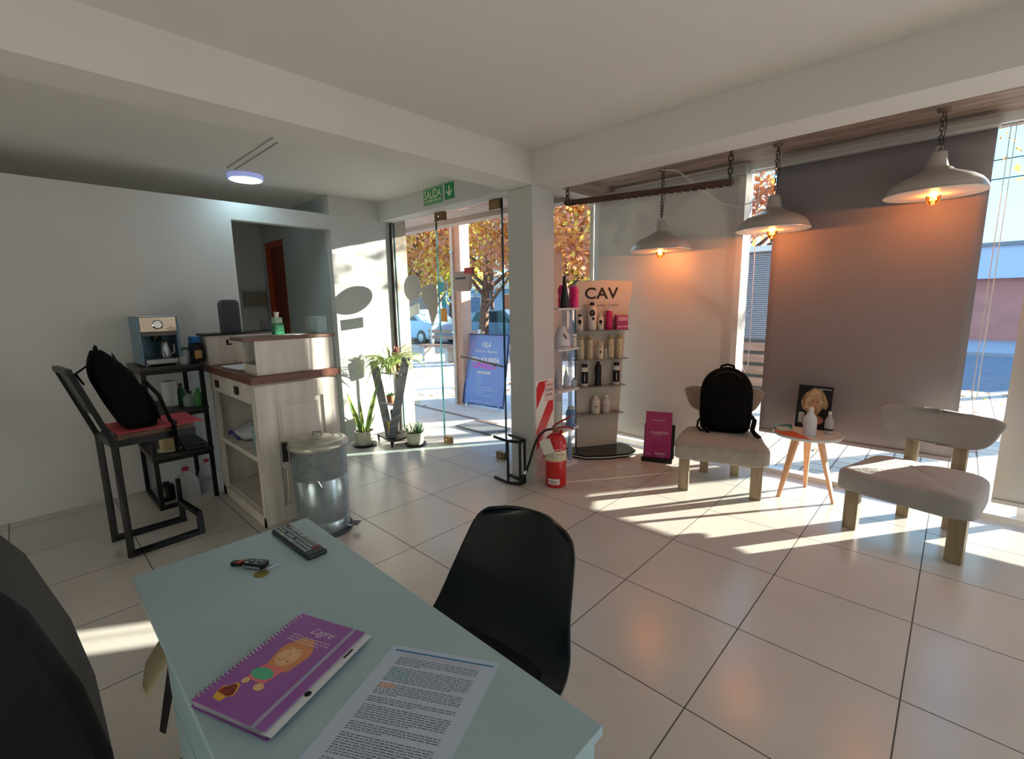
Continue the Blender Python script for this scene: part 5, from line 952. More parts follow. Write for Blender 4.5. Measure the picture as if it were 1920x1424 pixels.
tower_thing('blue_jar', 'blue clear jar with lid on the lowest tower shelf', 'jar', -1.335, 0.69, 0.3915, [(0, 0), (0.045, 0), (0.047, 0.14), (0.03, 0.17), (0, 0.17)], mat('blue_clear', '5E7FB0', 0.15, alpha=0.8), m_steel, 0.02)
tower_thing('clear_vase', 'clear glass jar with yellow ball on the lowest tower shelf', 'jar', -1.42, 0.57, 0.3915, [(0, 0), (0.055, 0), (0.055, 0.26), (0.052, 0.26), (0.05, 0.01), (0, 0.01)], m_gl)
t = thing('yellow_ball', 'yellow ball inside the clear glass jar of the tower', 'ball', (-1.42, 0.57, 0.402)); MB().ball((-1.42, 0.57, 0.447), 0.042).build('ball', mat('acid_yellow', 'C9CC2A', 0.5), t, smooth=True)

# ------------------------------------------------------------------ magenta COLORATION book on its stand
t = thing('colour_book', 'magenta COLORATION book leaning in a black stand on the floor', 'book', (-0.79, 1.36, 0))
ab = Vector((-0.905, 1.315, 0)); bb_ = Vector((-0.675, 1.405, 0)); bx = (bb_-ab).normalized(); W_ = (bb_-ab).length; bn = Vector((bx.y, -bx.x, 0)); bup = (uz*0.97-bn*0.24).normalized(); bnn = bx.cross(bup)*1.0
MB().fbox(ab+uz*0.03, bx, bup, bnn, (0, W_), (0, 0.45), (0, 0.004)).build('front_cover', mat('magenta_cover', 'A3186C', 0.3, coat=0.4), t)
MB().fbox(ab+uz*0.03, bx, bup, bnn, (0.004, W_-0.002), (0.003, 0.446), (-0.024, 0)).build('pages', m_pw, t)
MB().fbox(ab+uz*0.03, bx, bup, bnn, (0, W_), (0, 0.45), (-0.028, -0.024)).build('back_cover', MATS['magenta_cover'], t)
T_ = lambda nm, s_, u, v, w, h: text(nm, s_, ab+uz*0.03+bx*u+bup*v+bnn*0.0045, bx, bup, m_lett, t, width=w, size=h)
T_('title_lettering', 'COLORATION', 0.05, 0.235, 0.165, 0.032); T_('series_lettering', 'CARTA DE TONOS', 0.06, 0.36, 0.125, 0.014); T_('subtitle_lettering', 'PERMANENT', 0.085, 0.218, 0.07, 0.010); T_('publisher_lettering', 'Glamstein', 0.10, 0.035, 0.10, 0.034); T_('small_lettering', 'professional', 0.12, 0.018, 0.07, 0.010); T_('corner_lettering', 'hair color', 0.015, 0.03, 0.05, 0.012)
t = thing('book_stand', 'black stand on the floor holding the magenta book', 'book stand', (-0.79, 1.40, 0))
MB().fbox(ab-bx*0.02+bn*0.05, bx, -bn, uz, (0, W_+0.04), (0, 0.25), (0, 0.022)).build('base', m_blackp, t, bevel=0.003); MB().fbox(ab-bx*0.02+bn*0.05, bx, -bn, uz, (0, W_+0.04), (0, 0.012), (0.022, 0.045)).build('lip', m_blackp, t, bevel=0.002)
MB().fbox(ab+uz*0.03-bn*0.005, bx, bup, bnn, (-0.012, W_+0.03), (0, 0.33), (-0.045, -0.034)).build('back_rest', m_blackp, t, bevel=0.003)

# ------------------------------------------------------------------ two upholstered lounge chairs
m_fur = mat('grey_fur', 'A39B90', 0.95, sheen=0.6, noise=0.08, nscale=18, bump=0.9, bscale=160)
m_canvas = mat('grey_canvas', '9C9B99', 0.95, sheen=0.3, noise=0.05, nscale=8, bump=0.35, bscale=30)
m_cleg = wood_mat('raw_pine', '7E6E58', 'A8967A', 2, 3, 0.6)
def cushion(w0, w1, d0, d1, z0, z1, puff=0.02, nx=26, ny=18, rnd=0.25, wob=0.0, seed=0, dx=0.0):
    # closed rounded slab: front half width w0 at y=d0, rear half width w1 at y=d1
    def fn(u, v):
        a = 2*math.pi*u; e = rnd; cx_, sy_ = math.copysign(abs(math.cos(a))**e, math.cos(a)), math.copysign(abs(math.sin(a))**e, math.sin(a))
        q = min(1, max(0, v)); 
        if q < 0.22: k = (q/0.22)*0.93; zn = 0.0
        elif q < 0.34: p = (q-0.22)/0.12*math.pi/2; k = 0.93+0.07*math.sin(p); zn = 0.14*(1-math.cos(p))
        elif q < 0.55: k = 1.0; zn = 0.14+(q-0.34)/0.21*0.56
        elif q < 0.72: p = (q-0.55)/0.17*math.pi/2; k = 0.86+0.14*math.cos(p); zn = 0.70+0.30*math.sin(p)
        else: k = 0.86*(1-(q-0.72)/0.28); zn = 1.0
        y = (d0+d1)/2+(d1-d0)/2*sy_*k; f = (y-d0)/(d1-d0); w = w0+(w1-w0)*f
        zz = z0+(z1-z0)*zn + (puff*(1-(k/0.86)**2) if q >= 0.72 else 0)
        return Vector((dx+cx_*w*k+wob*math.sin(9*y+seed+5*zz), y+wob*math.sin(11*cx_+seed), zz+wob*0.8*math.sin(7*cx_+13*y+seed)-(0.012*abs(math.sin(6*cx_+seed)) if q < 0.34 else 0)))
    return MB().grid(fn, 64, 40, True)
def lounge(loc, rz, label, fab, seed):
    t = thing('lounge_chair', label, 'chair', loc, rz)
    cushion(0.355, 0.30, -0.08, 0.51, 0.295, 0.43, 0.025, rnd=0.26, wob=0.004, seed=seed).build('seat', fab, t, world=False, smooth=True, ang=85)
    for x, y, h in ((-0.265, 0.03, 0.34), (0.265, 0.03, 0.34)): MB().box(x-0.04, y-0.028, 0, x+0.04, y+0.028, h).build('leg', m_cleg, t, world=False, bevel=0.003)
    for x in (-0.125, 0.125): MB().hexa([(x-0.035, 0.50, 0), (x+0.035, 0.50, 0), (x+0.035, 0.545, 0), (x-0.035, 0.545, 0), (x-0.035, 0.545, 0.72), (x+0.035, 0.545, 0.72), (x+0.035, 0.59, 0.72), (x-0.035, 0.59, 0.72)]).build('back_leg', m_cleg, t, world=False, bevel=0.003)
    def bk(u, v):
        a = 2*math.pi*u; zz = (v-0.5)*2; kx = (1-abs(zz)**5)**0.3 if abs(zz) < 1 else 0.0
        cx_, sy_ = math.copysign(abs(math.cos(a))**0.36, math.cos(a)), math.copysign(abs(math.sin(a))**0.6, math.sin(a))
        w = (0.24+0.11*v)*(0.93+0.07*kx); y = 0.545+0.03*v+0.04*sy_*max(kx, 0.0)-0.045*(abs(cx_)**2)
        return Vector((cx_*w*max(kx, 0.02), y, 0.565+0.225*v+0.004*math.sin(8*cx_+seed)+0.012*abs(cx_)**2*(v > 0.5)))
    MB().grid(bk, 48, 20, True).build('backrest', fab, t, world=False, smooth=True, ang=85)
    return t
lounge((-0.045, 0.915, 0), math.atan2(0.18, 0.51), 'fur covered low lounge chair carrying the black backpack by the white blind', m_fur, 1.0)
lounge((1.07, 0.87, 0), math.atan2(-0.116, 0.518), 'grey canvas lounge chair at the right with nothing on it', m_canvas, 4.0)
t = thing('backpack', 'black backpack sitting upright on the fur covered lounge chair', 'backpack', (-0.125, 1.205, 0.462), math.atan2(0.18, 0.51)+0.02)
pack(t, 0.40, 0.19, 0.53, m_pack, 0.06)
MB().tube([(-0.17, -0.06, 0.12), (-0.205, -0.10, 0.09), (-0.21, -0.13, 0.045), (-0.18, -0.15, 0.022), (-0.14, -0.15, 0.03)], 0.008, 8).build('strap_loop', m_pack, t, world=False, smooth=True)
MB().bar([(-0.14, -0.13, 0.05), (-0.13, -0.17, 0.013)], 0.03, 0.006).build('webbing_end', m_pack, t, world=False)
MB().bar([(0.19, -0.04, 0.15), (0.215, -0.08, 0.12), (0.20, -0.12, 0.05), (0.225, -0.15, 0.015), (0.25, -0.18, 0.006)], 0.036, 0.007).build('strap', m_pack, t, world=False)

# ------------------------------------------------------------------ small round table with counter card and bottles
tc_ = Vector((0.44, 1.38, 0))
t = thing('side_table', 'round table with white, teal and orange painted top on three splayed wooden legs', 'side table', tuple(tc_))
R0 = 0.235; zt = 0.49
MB().lathe([(0, zt), (R0-0.004, zt), (R0, zt+0.004), (R0, zt+0.018), (R0-0.004, zt+0.022), (0, zt+0.022)], tuple(tc_), 56).build('top', mat('table_white', 'D3D8D6', 0.3), t, smooth=True, ang=35)
def disc_part(clips, nm, m, h):
    pl = [(R0*0.999*math.cos(2*math.pi*i/56), R0*0.999*math.sin(2*math.pi*i/56)) for i in range(56)]
    for a, b2, c_, k in clips: pl = clip(pl, a, b2, c_, k)
    MB().prism(pl, tuple(tc_+uz*(zt+0.0222)), (1, 0, 0), (0, 1, 0), uz, 0, h).build(nm, m, t)
disc_part([(1, 0.25, -0.10, -1), (-0.4, 1, 0.03, 1)], 'teal_area', mat('teal_paint', '2F7A7C', 0.4), 0.0008)
disc_part([(1, 0.9, -0.12, -1), (-0.4, 1, 0.0, -1)], 'orange_area', mat('orange_paint', 'D2643E', 0.4), 0.0008)
m_tleg = wood_mat('salmon_pine', 'CF946C', 'E5B48C', 2, 3, 0.5)
for fx, fy in ((0.316, 1.20), (0.662, 1.318), (0.425, 1.56)):
    p1 = Vector((fx, fy, 0)); dr_ = (p1-tc_); p0 = tc_+dr_*0.42+uz*zt
    d_ = (p1-p0).normalized(); s2 = d_.cross(uz).normalized(); n2 = d_.cross(s2)
    MB().hexa([p0-s2*0.028-n2*0.015, p0+s2*0.028-n2*0.015, p0+s2*0.028+n2*0.015, p0-s2*0.028+n2*0.015, p1-s2*0.012-n2*0.01, p1+s2*0.012-n2*0.01, p1+s2*0.012+n2*0.01, p1-s2*0.012+n2*0.01]).build('leg', m_tleg, t, bevel=0.003)
# counter card with portrait (flat print)
zt2 = zt+0.0235
t = thing('counter_card', 'upright card with a photograph of a blonde woman on black, standing on the round table', 'counter card', (0.42, 1.46, zt2))
cx0 = Vector((0.325, 1.50, zt2)); ce = Vector((0.985, -0.03, 0)).normalized(); cn = Vector((ce.y, -ce.x, 0)); cu_ = (uz*0.985-cn*0.13).normalized(); cnn = ce.cross(cu_)
MB().fbox(cx0, ce, cu_, cnn, (0, 0.237), (0, 0.345), (-0.004, 0)).build('card', mat('card_black', '0B0D16', 0.3), t)
MB().fbox(cx0+ce*0.08-cnn*0.004, ce, (Vector(cu_)*0.8-cnn*0.5).normalized(), cnn, (0, 0.06), (-0.0, 0.001), (-0.002, 0)).build('prop_flap', m_dark, t) if False else None
def pf(nm, pl, lay, m, par=None): return MB().prism(pl, cx0, ce, cu_, cnn, 0.0004*lay, 0.0004*lay+0.0003).build(nm, m, par or t)
hair = pf('printed_hair', [(0.075, 0.30), (0.10, 0.325), (0.14, 0.328), (0.172, 0.305), (0.190, 0.27), (0.205, 0.235), (0.214, 0.20), (0.205, 0.165), (0.185, 0.175), (0.165, 0.15), (0.155, 0.12), (0.08, 0.12), (0.065, 0.145), (0.045, 0.15), (0.032, 0.18), (0.028, 0.215), (0.04, 0.25), (0.052, 0.28)], 1, mat('print_blonde', 'A98F70', 0.5, noise=0.4, nscale=22, stretch=(3, 1, 1)))
pf('printed_neck', [(0.090, 0.08), (0.150, 0.08), (0.146, 0.17), (0.098, 0.17)], 2, mat('print_skin2', 'A9765F', 0.5), hair); pf('printed_shoulders', blob(0.118, 0.075, 0.075, 0.040, 30), 2, MATS['print_skin2'], hair)
pf('printed_face', [(0.085, 0.225), (0.088, 0.195), (0.100, 0.160), (0.118, 0.145), (0.132, 0.150), (0.148, 0.175), (0.157, 0.215), (0.155, 0.255), (0.135, 0.275), (0.105, 0.270), (0.088, 0.25)], 3, mat('print_skin', 'C29A84', 0.5), hair)
pf('printed_fringe', [(0.070, 0.24), (0.085, 0.29), (0.12, 0.315), (0.155, 0.295), (0.172, 0.24), (0.170, 0.18), (0.158, 0.21), (0.150, 0.255), (0.128, 0.282), (0.115, 0.262), (0.095, 0.235), (0.085, 0.19), (0.078, 0.16), (0.062, 0.17), (0.058, 0.21)], 5, mat('print_blonde2', 'C9B28E', 0.5, noise=0.3, nscale=30), hair)
for x in (0.108, 0.140): pf('printed_eye', blob(x, 0.220, 0.009, 0.0035, 12), 6, m_dark, hair)
pf('printed_lips', blob(0.122, 0.172, 0.012, 0.0045, 14), 5, mat('print_lips', '9A4A48', 0.5), hair)
text('card_lettering', 'glamstein', cx0+ce*0.15+cu_*0.318+cnn*0.0012, ce, cu_, m_lett, t, width=0.075, size=0.018)
for (u, v, w, h) in ((0.02, 0.04, 0.04, 0.085), (0.05, 0.03, 0.03, 0.065), (0.075, 0.02, 0.055, 0.03)): pf('printed_product', [(u, v), (u+w, v), (u+w, v+h), (u, v+h)], 4, mat('print_grey', 'AEB7B4', 0.5), t)
def tb_(x, y, h, r, label, m, cap, band=None):
    t = thing('table_bottle', label, 'bottle', (x, y, zt2)); MB().lathe([(0, 0), (r*0.93, 0), (r, 0.006), (r, h*0.55), (r*0.93, h*0.62), (r*0.38, h*0.82), (r*0.34, h*0.9), (0, h*0.9)], (x, y, zt2), 26).build('body', m, t, smooth=True, ang=60)
    MB().cyl((x, y, zt2), r*0.38, h*0.88, h, 16).build('cap', cap, t, smooth=True)
    if band: MB().lathe([(r*1.01, 0.03), (r*1.01, 0.045)], (x, y, zt2), 24).build('band', band, t, smooth=True)
tb_(0.47, 1.30, 0.215, 0.045, 'plain white bottle standing in front of the portrait card', mat('bottle_bluewhite', 'D5DAE3', 0.35), m_white)
tb_(0.575, 1.41, 0.175, 0.03, 'slender clear bottle with dark band at the right edge of the round table', mat('bottle_clear', 'C7CBD0', 0.2, alpha=0.75), m_white, m_dark)
sheets(0.28, 1.36, zt2+0.001, 0.10, 0.14, 30, 1, 'folded pale leaflet lying on the teal part of the round table', mat('leaflet', 'A9C2BE', 0.6), 'leaflet', 'leaflet', 0.002)

# ------------------------------------------------------------------ stickers, a painted reflection and boxes on the door glass
def decal(name, label, cat, pl, m, y=0.4035, base=None):
    cx_ = sum(p[0] for p in pl)/len(pl); z_ = min(p[1] for p in pl); t = thing(name, label, cat, (cx_, y, z_)); MB().prism(pl, (0, y, 0), (1, 0, 0), (0, 0, 1), (0, -1, 0), -0.001, 0.001).build('film', m, t); return t
m_frost = mat('grey_vinyl', '9A9795', 0.6)
decal('window_sticker', 'grey oval sticker on the fixed pane left of the door', 'sticker', blob(-3.365, 1.735, 0.17, 0.15, 40), m_frost)
decal('window_sticker', 'grey rectangular sticker under the oval one, white lettering area', 'sticker', [(-3.44, 1.40), (-3.25, 1.44), (-3.25, 1.56), (-3.44, 1.52)], mat('pale_vinyl', 'C9D3D2', 0.6))
decal('window_sticker', 'brownish shield shaped film painting a reflection across the edge of the fixed pane', 'sticker', [(-3.20, 1.72), (-3.10, 1.76), (-2.92, 1.76), (-2.90, 1.60), (-2.92, 1.45), (-3.02, 1.30), (-3.08, 1.48), (-3.17, 1.60)], mat('taupe_reflection', 'A59D98', 0.6))  # flat film coloured in for a reflection on the glass
t = thing('glass_box', 'white notice with a red corner hung on the door glass', 'notice', (-2.46, 0.398, 1.68))
MB().prism([(-2.61, 1.70), (-2.58, 1.67), (-2.37, 1.67), (-2.34, 1.70), (-2.34, 1.84), (-2.37, 1.87), (-2.57, 1.87), (-2.60, 1.84)], (0, 0.395, 0), (1, 0, 0), (0, 0, 1), (0, -1, 0), -0.008, 0.02).build('case', mat('pinkish_white', 'C9B4B0', 0.5), t, bevel=0.006)
MB().box(-2.42, 0.372, 1.84, -2.30, 0.402, 1.90).build('red_corner', mat('coral_red', 'D0555C', 0.5), t, bevel=0.004)
MB().box(-2.56, 0.3735, 1.79, -2.40, 0.3745, 1.81).build('lettering_strip', m_ink, t)
t = thing('opening_sign', 'small cyan and white sign on the edge of the door glass', 'sign', (-2.79, 0.398, 1.67))
MB().box(-2.87, 0.398, 1.675, -2.79, 0.4035, 1.775).build('cyan_half', mat('cyan_vinyl', '46B9DE', 0.5), t, bevel=0.002); MB().box(-2.79, 0.398, 1.68, -2.71, 0.4035, 1.785).build('white_half', m_white, t, bevel=0.002)
tb2 = MB(); rr = random.Random(9)
for i in range(5): tb2.box(-2.78, 0.3965, 1.69+i*0.017, -2.78+rr.uniform(0.03, 0.06), 0.3975, 1.698+i*0.017)
tag(tb2.build('printed_lines', m_ink, t), kind='stuff')
t = thing('card_reader_sign', 'orange and cyan card sticker lower on the door glass edge', 'sticker', (-2.80, 0.40, 1.36)); MB().box(-2.86, 0.402, 1.36, -2.75, 0.4035, 1.50).build('orange_part', mat('orange_vinyl', 'E59A4A', 0.5), t); MB().prism(blob(-2.80, 1.55, 0.04, 0.06, 24), (0, 0.4035, 0), (1, 0, 0), (0, 0, 1), (0, -1, 0), 0, 0.0012).build('cyan_part', MATS['cyan_vinyl'], t)
# ------------------------------------------------------------------ outside
m_side = m_paver
b = MB().box(-1.84, 1.9, -0.5, 30, 8.0, -0.03); tag(solo('pavement', b, m_paver, 'sunlit stone pavement outside the long shop window', 'pavement'), kind='structure')
b = MB().box(-45, 1.34, -0.5, -1.84, 8.0, -0.03); tag(solo('pavement', b, mat('pale_pavement', 'DCCDBE', 0.85, noise=0.08, nscale=2, bump=0.2, bscale=6), 'pale bright pavement strewn with leaves outside the glass door', 'pavement'), kind='structure')
b = MB().box(-45, 1.34, -0.03, -3.0, 1.40, -0.005); solo('porch_edge', b, mat('edge_strip', '8A6F62', 0.7), 'brown metal strip along the edge of the porch step', 'edging')
b = MB().box(-60, 8.0, -0.5, 60, 15.5, -0.14); tag(solo('road', b, m_asph, 'blue grey asphalt road beyond the pavement', 'road'), kind='structure')
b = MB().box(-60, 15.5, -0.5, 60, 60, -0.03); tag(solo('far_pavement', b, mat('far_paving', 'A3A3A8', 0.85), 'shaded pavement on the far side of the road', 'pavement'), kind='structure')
t = thing('door_mat', 'grey doormat on the porch step outside the glass door', 'doormat', (-3.0, 1.08, 0)); MB().box(-3.32, 0.92, -0.001, -2.66, 1.28, 0.012).build('mat', mat('mat_grey', '77777A', 0.95, noise=0.2, nscale=60, bump=0.6, bscale=200), t, bevel=0.004); MB().bar([(-3.31, 0.93, 0.012), (-2.67, 0.93, 0.012), (-2.67, 1.27, 0.012), (-3.31, 1.27, 0.012)], 0.02, 0.006, closed=True).build('border', mat('mat_edge', '5B5B5E', 0.9), t)
# fallen leaves
rr = random.Random(11); lf = MB()
def tri_leaf(mb, c, s_, az, tilt=0.2):
    c = Vector(c); e1 = Vector((math.cos(az), math.sin(az), rr.uniform(-tilt, tilt))); e2 = Vector((-math.sin(az), math.cos(az), rr.uniform(-tilt, tilt)))
    mb._a([c-e1*s_, c-e1*s_*0.2+e2*s_*0.62, c+e1*s_*0.4+e2*s_*0.4, c+e1*s_*1.1, c+e1*s_*0.4-e2*s_*0.4, c-e1*s_*0.2-e2*s_*0.62], [(0, 1, 2, 3), (0, 3, 4, 5)])
for i in range(1500):
    x = rr.uniform(-14, 4.5); y = rr.uniform(1.95 if x > -1.8 else 1.45, 7.9); lf.cur = rr.randrange(3)
    if x > -1.8 and y < 5.5 and rr.random() < 0.85: continue
    if (-2.5 < x < -0.6 and 5.0 < y < 6.1) or (-4.7 < x < -3.2 and y < 2.6): continue
    tri_leaf(lf, (x, y, -0.02+rr.uniform(0, 0.012)), rr.uniform(0.025, 0.06), rr.uniform(0, 6.28))
m_lf = [mat('leaf_yellow', 'D9B23A', 0.7), mat('leaf_orange', 'C46A2A', 0.7), mat('leaf_brown', '8E5A38', 0.8)]
o = lf.build('fallen_leaves', m_lf, None, weld=False); tag(o, 'scattered yellow and brown autumn leaves on the pavement', 'leaves', kind='stuff')

def leafmat(name, c, tr=0.6):
    m = cloth_mat(name, c, tr, 10, 0.0, 0.7, 0.05); return m
fm = [leafmat('foliage_orange', 'DB9550'), leafmat('foliage_yellow', 'E8C860'), leafmat('foliage_pink', 'D59478'), leafmat('foliage_green', 'AEBB50')]
m_bark = mat('bark', '6E5246', 0.9, noise=0.3, nscale=12, bump=0.6, bscale=18)
def tree(x, y, h, cr, cz, n, mix, label, tr=0.16, sz=0.10, flat_=0.75, lean=0.0):
    t = thing('street_tree', label, 'tree', (x, y, -0.03)); r0 = random.Random(int(x*10+y)); br = MB()
    top = Vector((x+lean, y, cz))
    br.tube([(x, y, -0.03), (x+lean*0.2, y+0.03, h*0.35), (x+lean*0.5, y, h*0.6), tuple(top)], tr, 10, scales=[1.15, 0.9, 0.7, 0.3])
    for i in range(9):
        a = i*2.4; z0 = h*(0.38+0.05*i); p0 = Vector((x+lean*0.4, y, z0)); e = Vector((math.cos(a), math.sin(a), 0.75)); L = cr*r0.uniform(0.6, 0.95)
        br.tube([p0, p0+e*L*0.5+Vector((0, 0, 0.1)), p0+e*L+Vector((0, 0, 0.4))], tr*0.42, 7, scales=[1, 0.6, 0.2])
        for k in range(2): q = p0+e*L*0.6; e2 = Vector((math.cos(a+0.8-1.6*k), math.sin(a+0.8-1.6*k), 0.9)); br.tube([q, q+e2*L*0.45], tr*0.18, 5, scales=[1, 0.3])
    br.build('trunk', m_bark, t, smooth=True); fo = MB(); cl = []
    for i in range(46):
        a = r0.uniform(0, 6.28); ph = math.acos(r0.uniform(-0.8, 1)); q = r0.uniform(0.45, 1)**0.6; cl.append((x+lean+cr*q*math.sin(ph)*math.cos(a), y+cr*q*math.sin(ph)*math.sin(a), cz+cr*flat_*q*math.cos(ph), r0.choice(mix)))
    for i in range(n):
        c = r0.choice(cl); s2 = cr*0.17; fo.cur = c[3] if r0.random() < 0.75 else r0.choice(mix)
        p = Vector((r0.gauss(c[0], s2), r0.gauss(c[1], s2), r0.gauss(c[2], s2*0.8))); e1 = Vector((r0.gauss(0, 1), r0.gauss(0, 1), r0.gauss(0, 1))).normalized(); e2 = e1.orthogonal().normalized(); e2 = (Matrix.Rotation(r0.uniform(0, 6.28), 3, e1) @ e2); s3 = sz*r0.uniform(0.6, 1.2)
        fo._a([p-e1*s3, p-e2*s3*0.55, p+e1*s3, p+e2*s3*0.55], [(0, 1, 2, 3)])
    tag(fo.build('foliage', fm, t, weld=False), kind='stuff'); return t
tree(3.43, 6.7, 5.6, 1.5, 6.6, 2500, [0, 1], 'unseen street tree with high orange crown, added to shade the gap between the blinds', tr=0.17)  # trunk placed out of view to block sun through the blind gap
tree(-10.6, 8.2, 3.6, 2.9, 4.4, 7000, [0, 0, 2, 1], 'autumn tree with orange crown seen through the glass door beside the post', tr=0.17, lean=0.5)
tree(-13.4, 6.4, 3.2, 2.4, 3.8, 6500, [0, 1, 2], 'orange crowned tree at the left in the glass front', tr=0.2)
tree(-17.5, 11.5, 3.4, 2.2, 3.3, 5000, [3, 3, 1], 'yellow green tree farther down the street', tr=0.15)
tree(-6.5, 7.4, 3.3, 2.1, 3.5, 12000, [0, 1, 2, 2], 'dense orange pink tree seen past the column', tr=0.16, sz=0.085)
tree(-8.6, 10.5, 3.3, 1.6, 3.1, 5000, [3, 1, 3], 'yellow green tree behind the orange pink one past the column', tr=0.14)
tree(-3.6, 12.5, 3.6, 2.1, 4.7, 3800, [0, 2], 'sparse orange tree seen in the gap between the two blinds', tr=0.17)
tree(-9.0, 15.0, 4.5, 3.2, 4.6, 6000, [0, 2, 0], 'big rusty orange tree across the road', tr=0.2, sz=0.13)
tree(-20.5, 15.0, 4.5, 3.4, 4.8, 5000, [0, 2, 3], 'broad orange tree at the far end of the street', tr=0.2, sz=0.14)

# square post with a white sunlit banner
t = thing('street_post', 'square brown post with a pale cable pipe beside the blue sign outside', 'post', (-4.42, 2.02, -0.03))
MB().box(-4.54, 1.93, -0.03, -4.30, 2.12, 3.4).build('shaft', mat('post_brown', 'C79F8C', 0.8, noise=0.06, nscale=8), t, bevel=0.004)
MB().tube([(-4.46, 1.905, -0.03), (-4.46, 1.905, 3.3)], 0.02, 10).build('cable_pipe', mat('pipe_pale', 'D0C8C2', 0.4), t, smooth=True)
for z in (1.1, 2.3): MB().box(-4.49, 1.88, z, -4.43, 1.93, z+0.02).build('pipe_clip', m_steel, t)

# blue pavement sign
t = thing('pavement_sign', 'blue and magenta PELUQUERIA UNISEX pavement sign outside the door', 'sign', (-3.95, 1.95, -0.03))
sa = Vector((-4.30, 1.90, 0.02)); se = Vector((0.995, 0.10, 0)).normalized(); sn = Vector((se.y, -se.x, 0)); su = (uz*0.985+sn*-0.17).normalized(); snn = se.cross(su)
m_sgn = bpy.data.materials.new('sign_print'); m_sgn.use_nodes = True; n = m_sgn.node_tree; b_ = n.nodes['Principled BSDF']; tcn = n.nodes.new('ShaderNodeTexCoord'); nz_ = n.nodes.new('ShaderNodeTexNoise'); nz_.inputs['Scale'].default_value = 2.2; rp = n.nodes.new('ShaderNodeValToRGB')
rp.color_ramp.elements[0].position = 0.56; rp.color_ramp.elements[0].color = lin('7C9AE0'); rp.color_ramp.elements[1].position = 0.72; rp.color_ramp.elements[1].color = lin('DE8ADE'); n.links.new(tcn.outputs['Object'], nz_.inputs[0]); n.links.new(nz_.outputs[0], rp.inputs[0]); n.links.new(rp.outputs[0], b_.inputs['Base Color']); b_.inputs['Roughness'].default_value = 0.5
Ws, Hs = 0.80, 1.07
MB().fbox(sa, se, su, snn, (0, Ws), (0, Hs), (-0.012, 0)).build('front_panel', m_sgn, t)
fr = MB().bar([sa+snn*0.004, sa+se*Ws+snn*0.004, sa+se*Ws+su*Hs+snn*0.004, sa+su*Hs+snn*0.004], 0.018, 0.018, closed=True).build('frame', mat('frame_navy', '2E3A66', 0.5), t)
for u in (0.08, Ws-0.08): MB().bar([sa+se*u+su*0.02, Vector((sa.x, sa.y, 0))+se*u+uz*-0.03+sn*0.02], 0.02).build('leg', m_steel, t)
MB().bar([sa+se*0.05+su*Hs-snn*0.02, Vector((sa.x, sa.y, -0.03))+se*0.05-sn*0.42], 0.022).build('rear_leg', m_steel, t); MB().bar([sa+se*(Ws-0.05)+su*Hs-snn*0.02, Vector((sa.x, sa.y, -0.03))+se*(Ws-0.05)-sn*0.42], 0.022).build('rear_leg', m_steel, t)
TS = lambda nm, s_, u, v, w, h, m, **k: text(nm, s_, sa+se*u+su*v+snn*0.002, se, su, m, t, width=w, size=h, **k)
TS('monogram', 'P&A', 0.29, 0.87, 0.17, 0.13, m_lett, shear=0.35); TS('name_lettering', 'Palacio Aguari', 0.16, 0.80, 0.44, 0.055, m_lett)
TS('main_lettering', 'PELUQUERÍA', 0.10, 0.655, 0.56, 0.095, m_lett, bold=0.03); m_sm = mat('sign_magenta', 'D964D0', 0.5); TS('unisex_lettering', 'UNISEX', 0.14, 0.555, 0.47, 0.10, m_sm, bold=0.03)
MB().fbox(sa+snn*0.0015, se, su, snn, (0.24, 0.50), (0.475, 0.510), (0, 0.001)).build('white_pill', m_lett, t); text('pill_lettering', 'SERVICIOS', sa+se*0.27+su*0.483+snn*0.004, se, su, MATS['frame_navy'], t, width=0.20, size=0.026)
for i, s_ in enumerate(('Corte', 'Color', 'Peinados', 'Mechas', 'Alisados y brushing', 'Tratamientos capilares', 'Manicura', 'Turnos por telefono')): TS('service_lettering', s_, 0.23, 0.435-i*0.042, 0.02*len(s_)**0.95, 0.026, m_lett)
TS('contact_lettering', '381 555 0192   @palacio', 0.14, 0.04, 0.48, 0.026, m_lett)

# street furniture and buildings
t = thing('street_bench', 'low timber rail bench on the pavement beyond the glass door', 'bench', (-8.65, 5.15, -0.03))
mw = wood_mat('bench_brown', '7E5B48', 'A98270', 0, 3, 0.7); bd_ = Vector((0.995, 0.10, 0)).normalized(); bq = Vector((-0.10, 0.995, 0)).normalized(); b0 = Vector((-9.7, 4.9, -0.03))
for v in (0.0, 0.14, 0.28): MB().fbox(b0+bq*v, bd_, bq, uz, (0, 2.1), (0, 0.11), (0.42, 0.46)).build('seat_slat', mw, t)
for z in (0.60, 0.76): MB().fbox(b0+bq*0.40, bd_, bq, uz, (0, 2.1), (0, 0.04), (z, z+0.1)).build('back_slat', mw, t)
for u in (0.15, 1.05, 1.95): MB().fbox(b0, bd_, bq, uz, (u-0.05, u+0.05), (0.05, 0.40), (0, 0.42)).fbox(b0, bd_, bq, uz, (u-0.04, u+0.04), (0.38, 0.44), (0, 0.9)).build('bench_frame', mat('bench_concrete', 'B9AFA6', 0.8), t)
t = thing('notice_board', 'white notice board on a bent tube frame beyond the pavement bench', 'notice board', (-8.7, 5.63, -0.03))
MB().box(-8.95, 5.58, 0.72, -8.48, 5.61, 1.27).build('board', m_white, t, bevel=0.01); MB().tube([(-8.9, 5.63, -0.03), (-8.9, 5.63, 1.35), (-8.53, 5.63, 1.35), (-8.53, 5.63, -0.03)], 0.025, 8).build('tube_frame', m_steel, t, smooth=True)
MB().tube([(-8.85, 5.63, 1.35), (-9.25, 5.65, 1.75), (-9.5, 5.65, 2.3)], 0.018, 8).build('stay', m_steel, t)
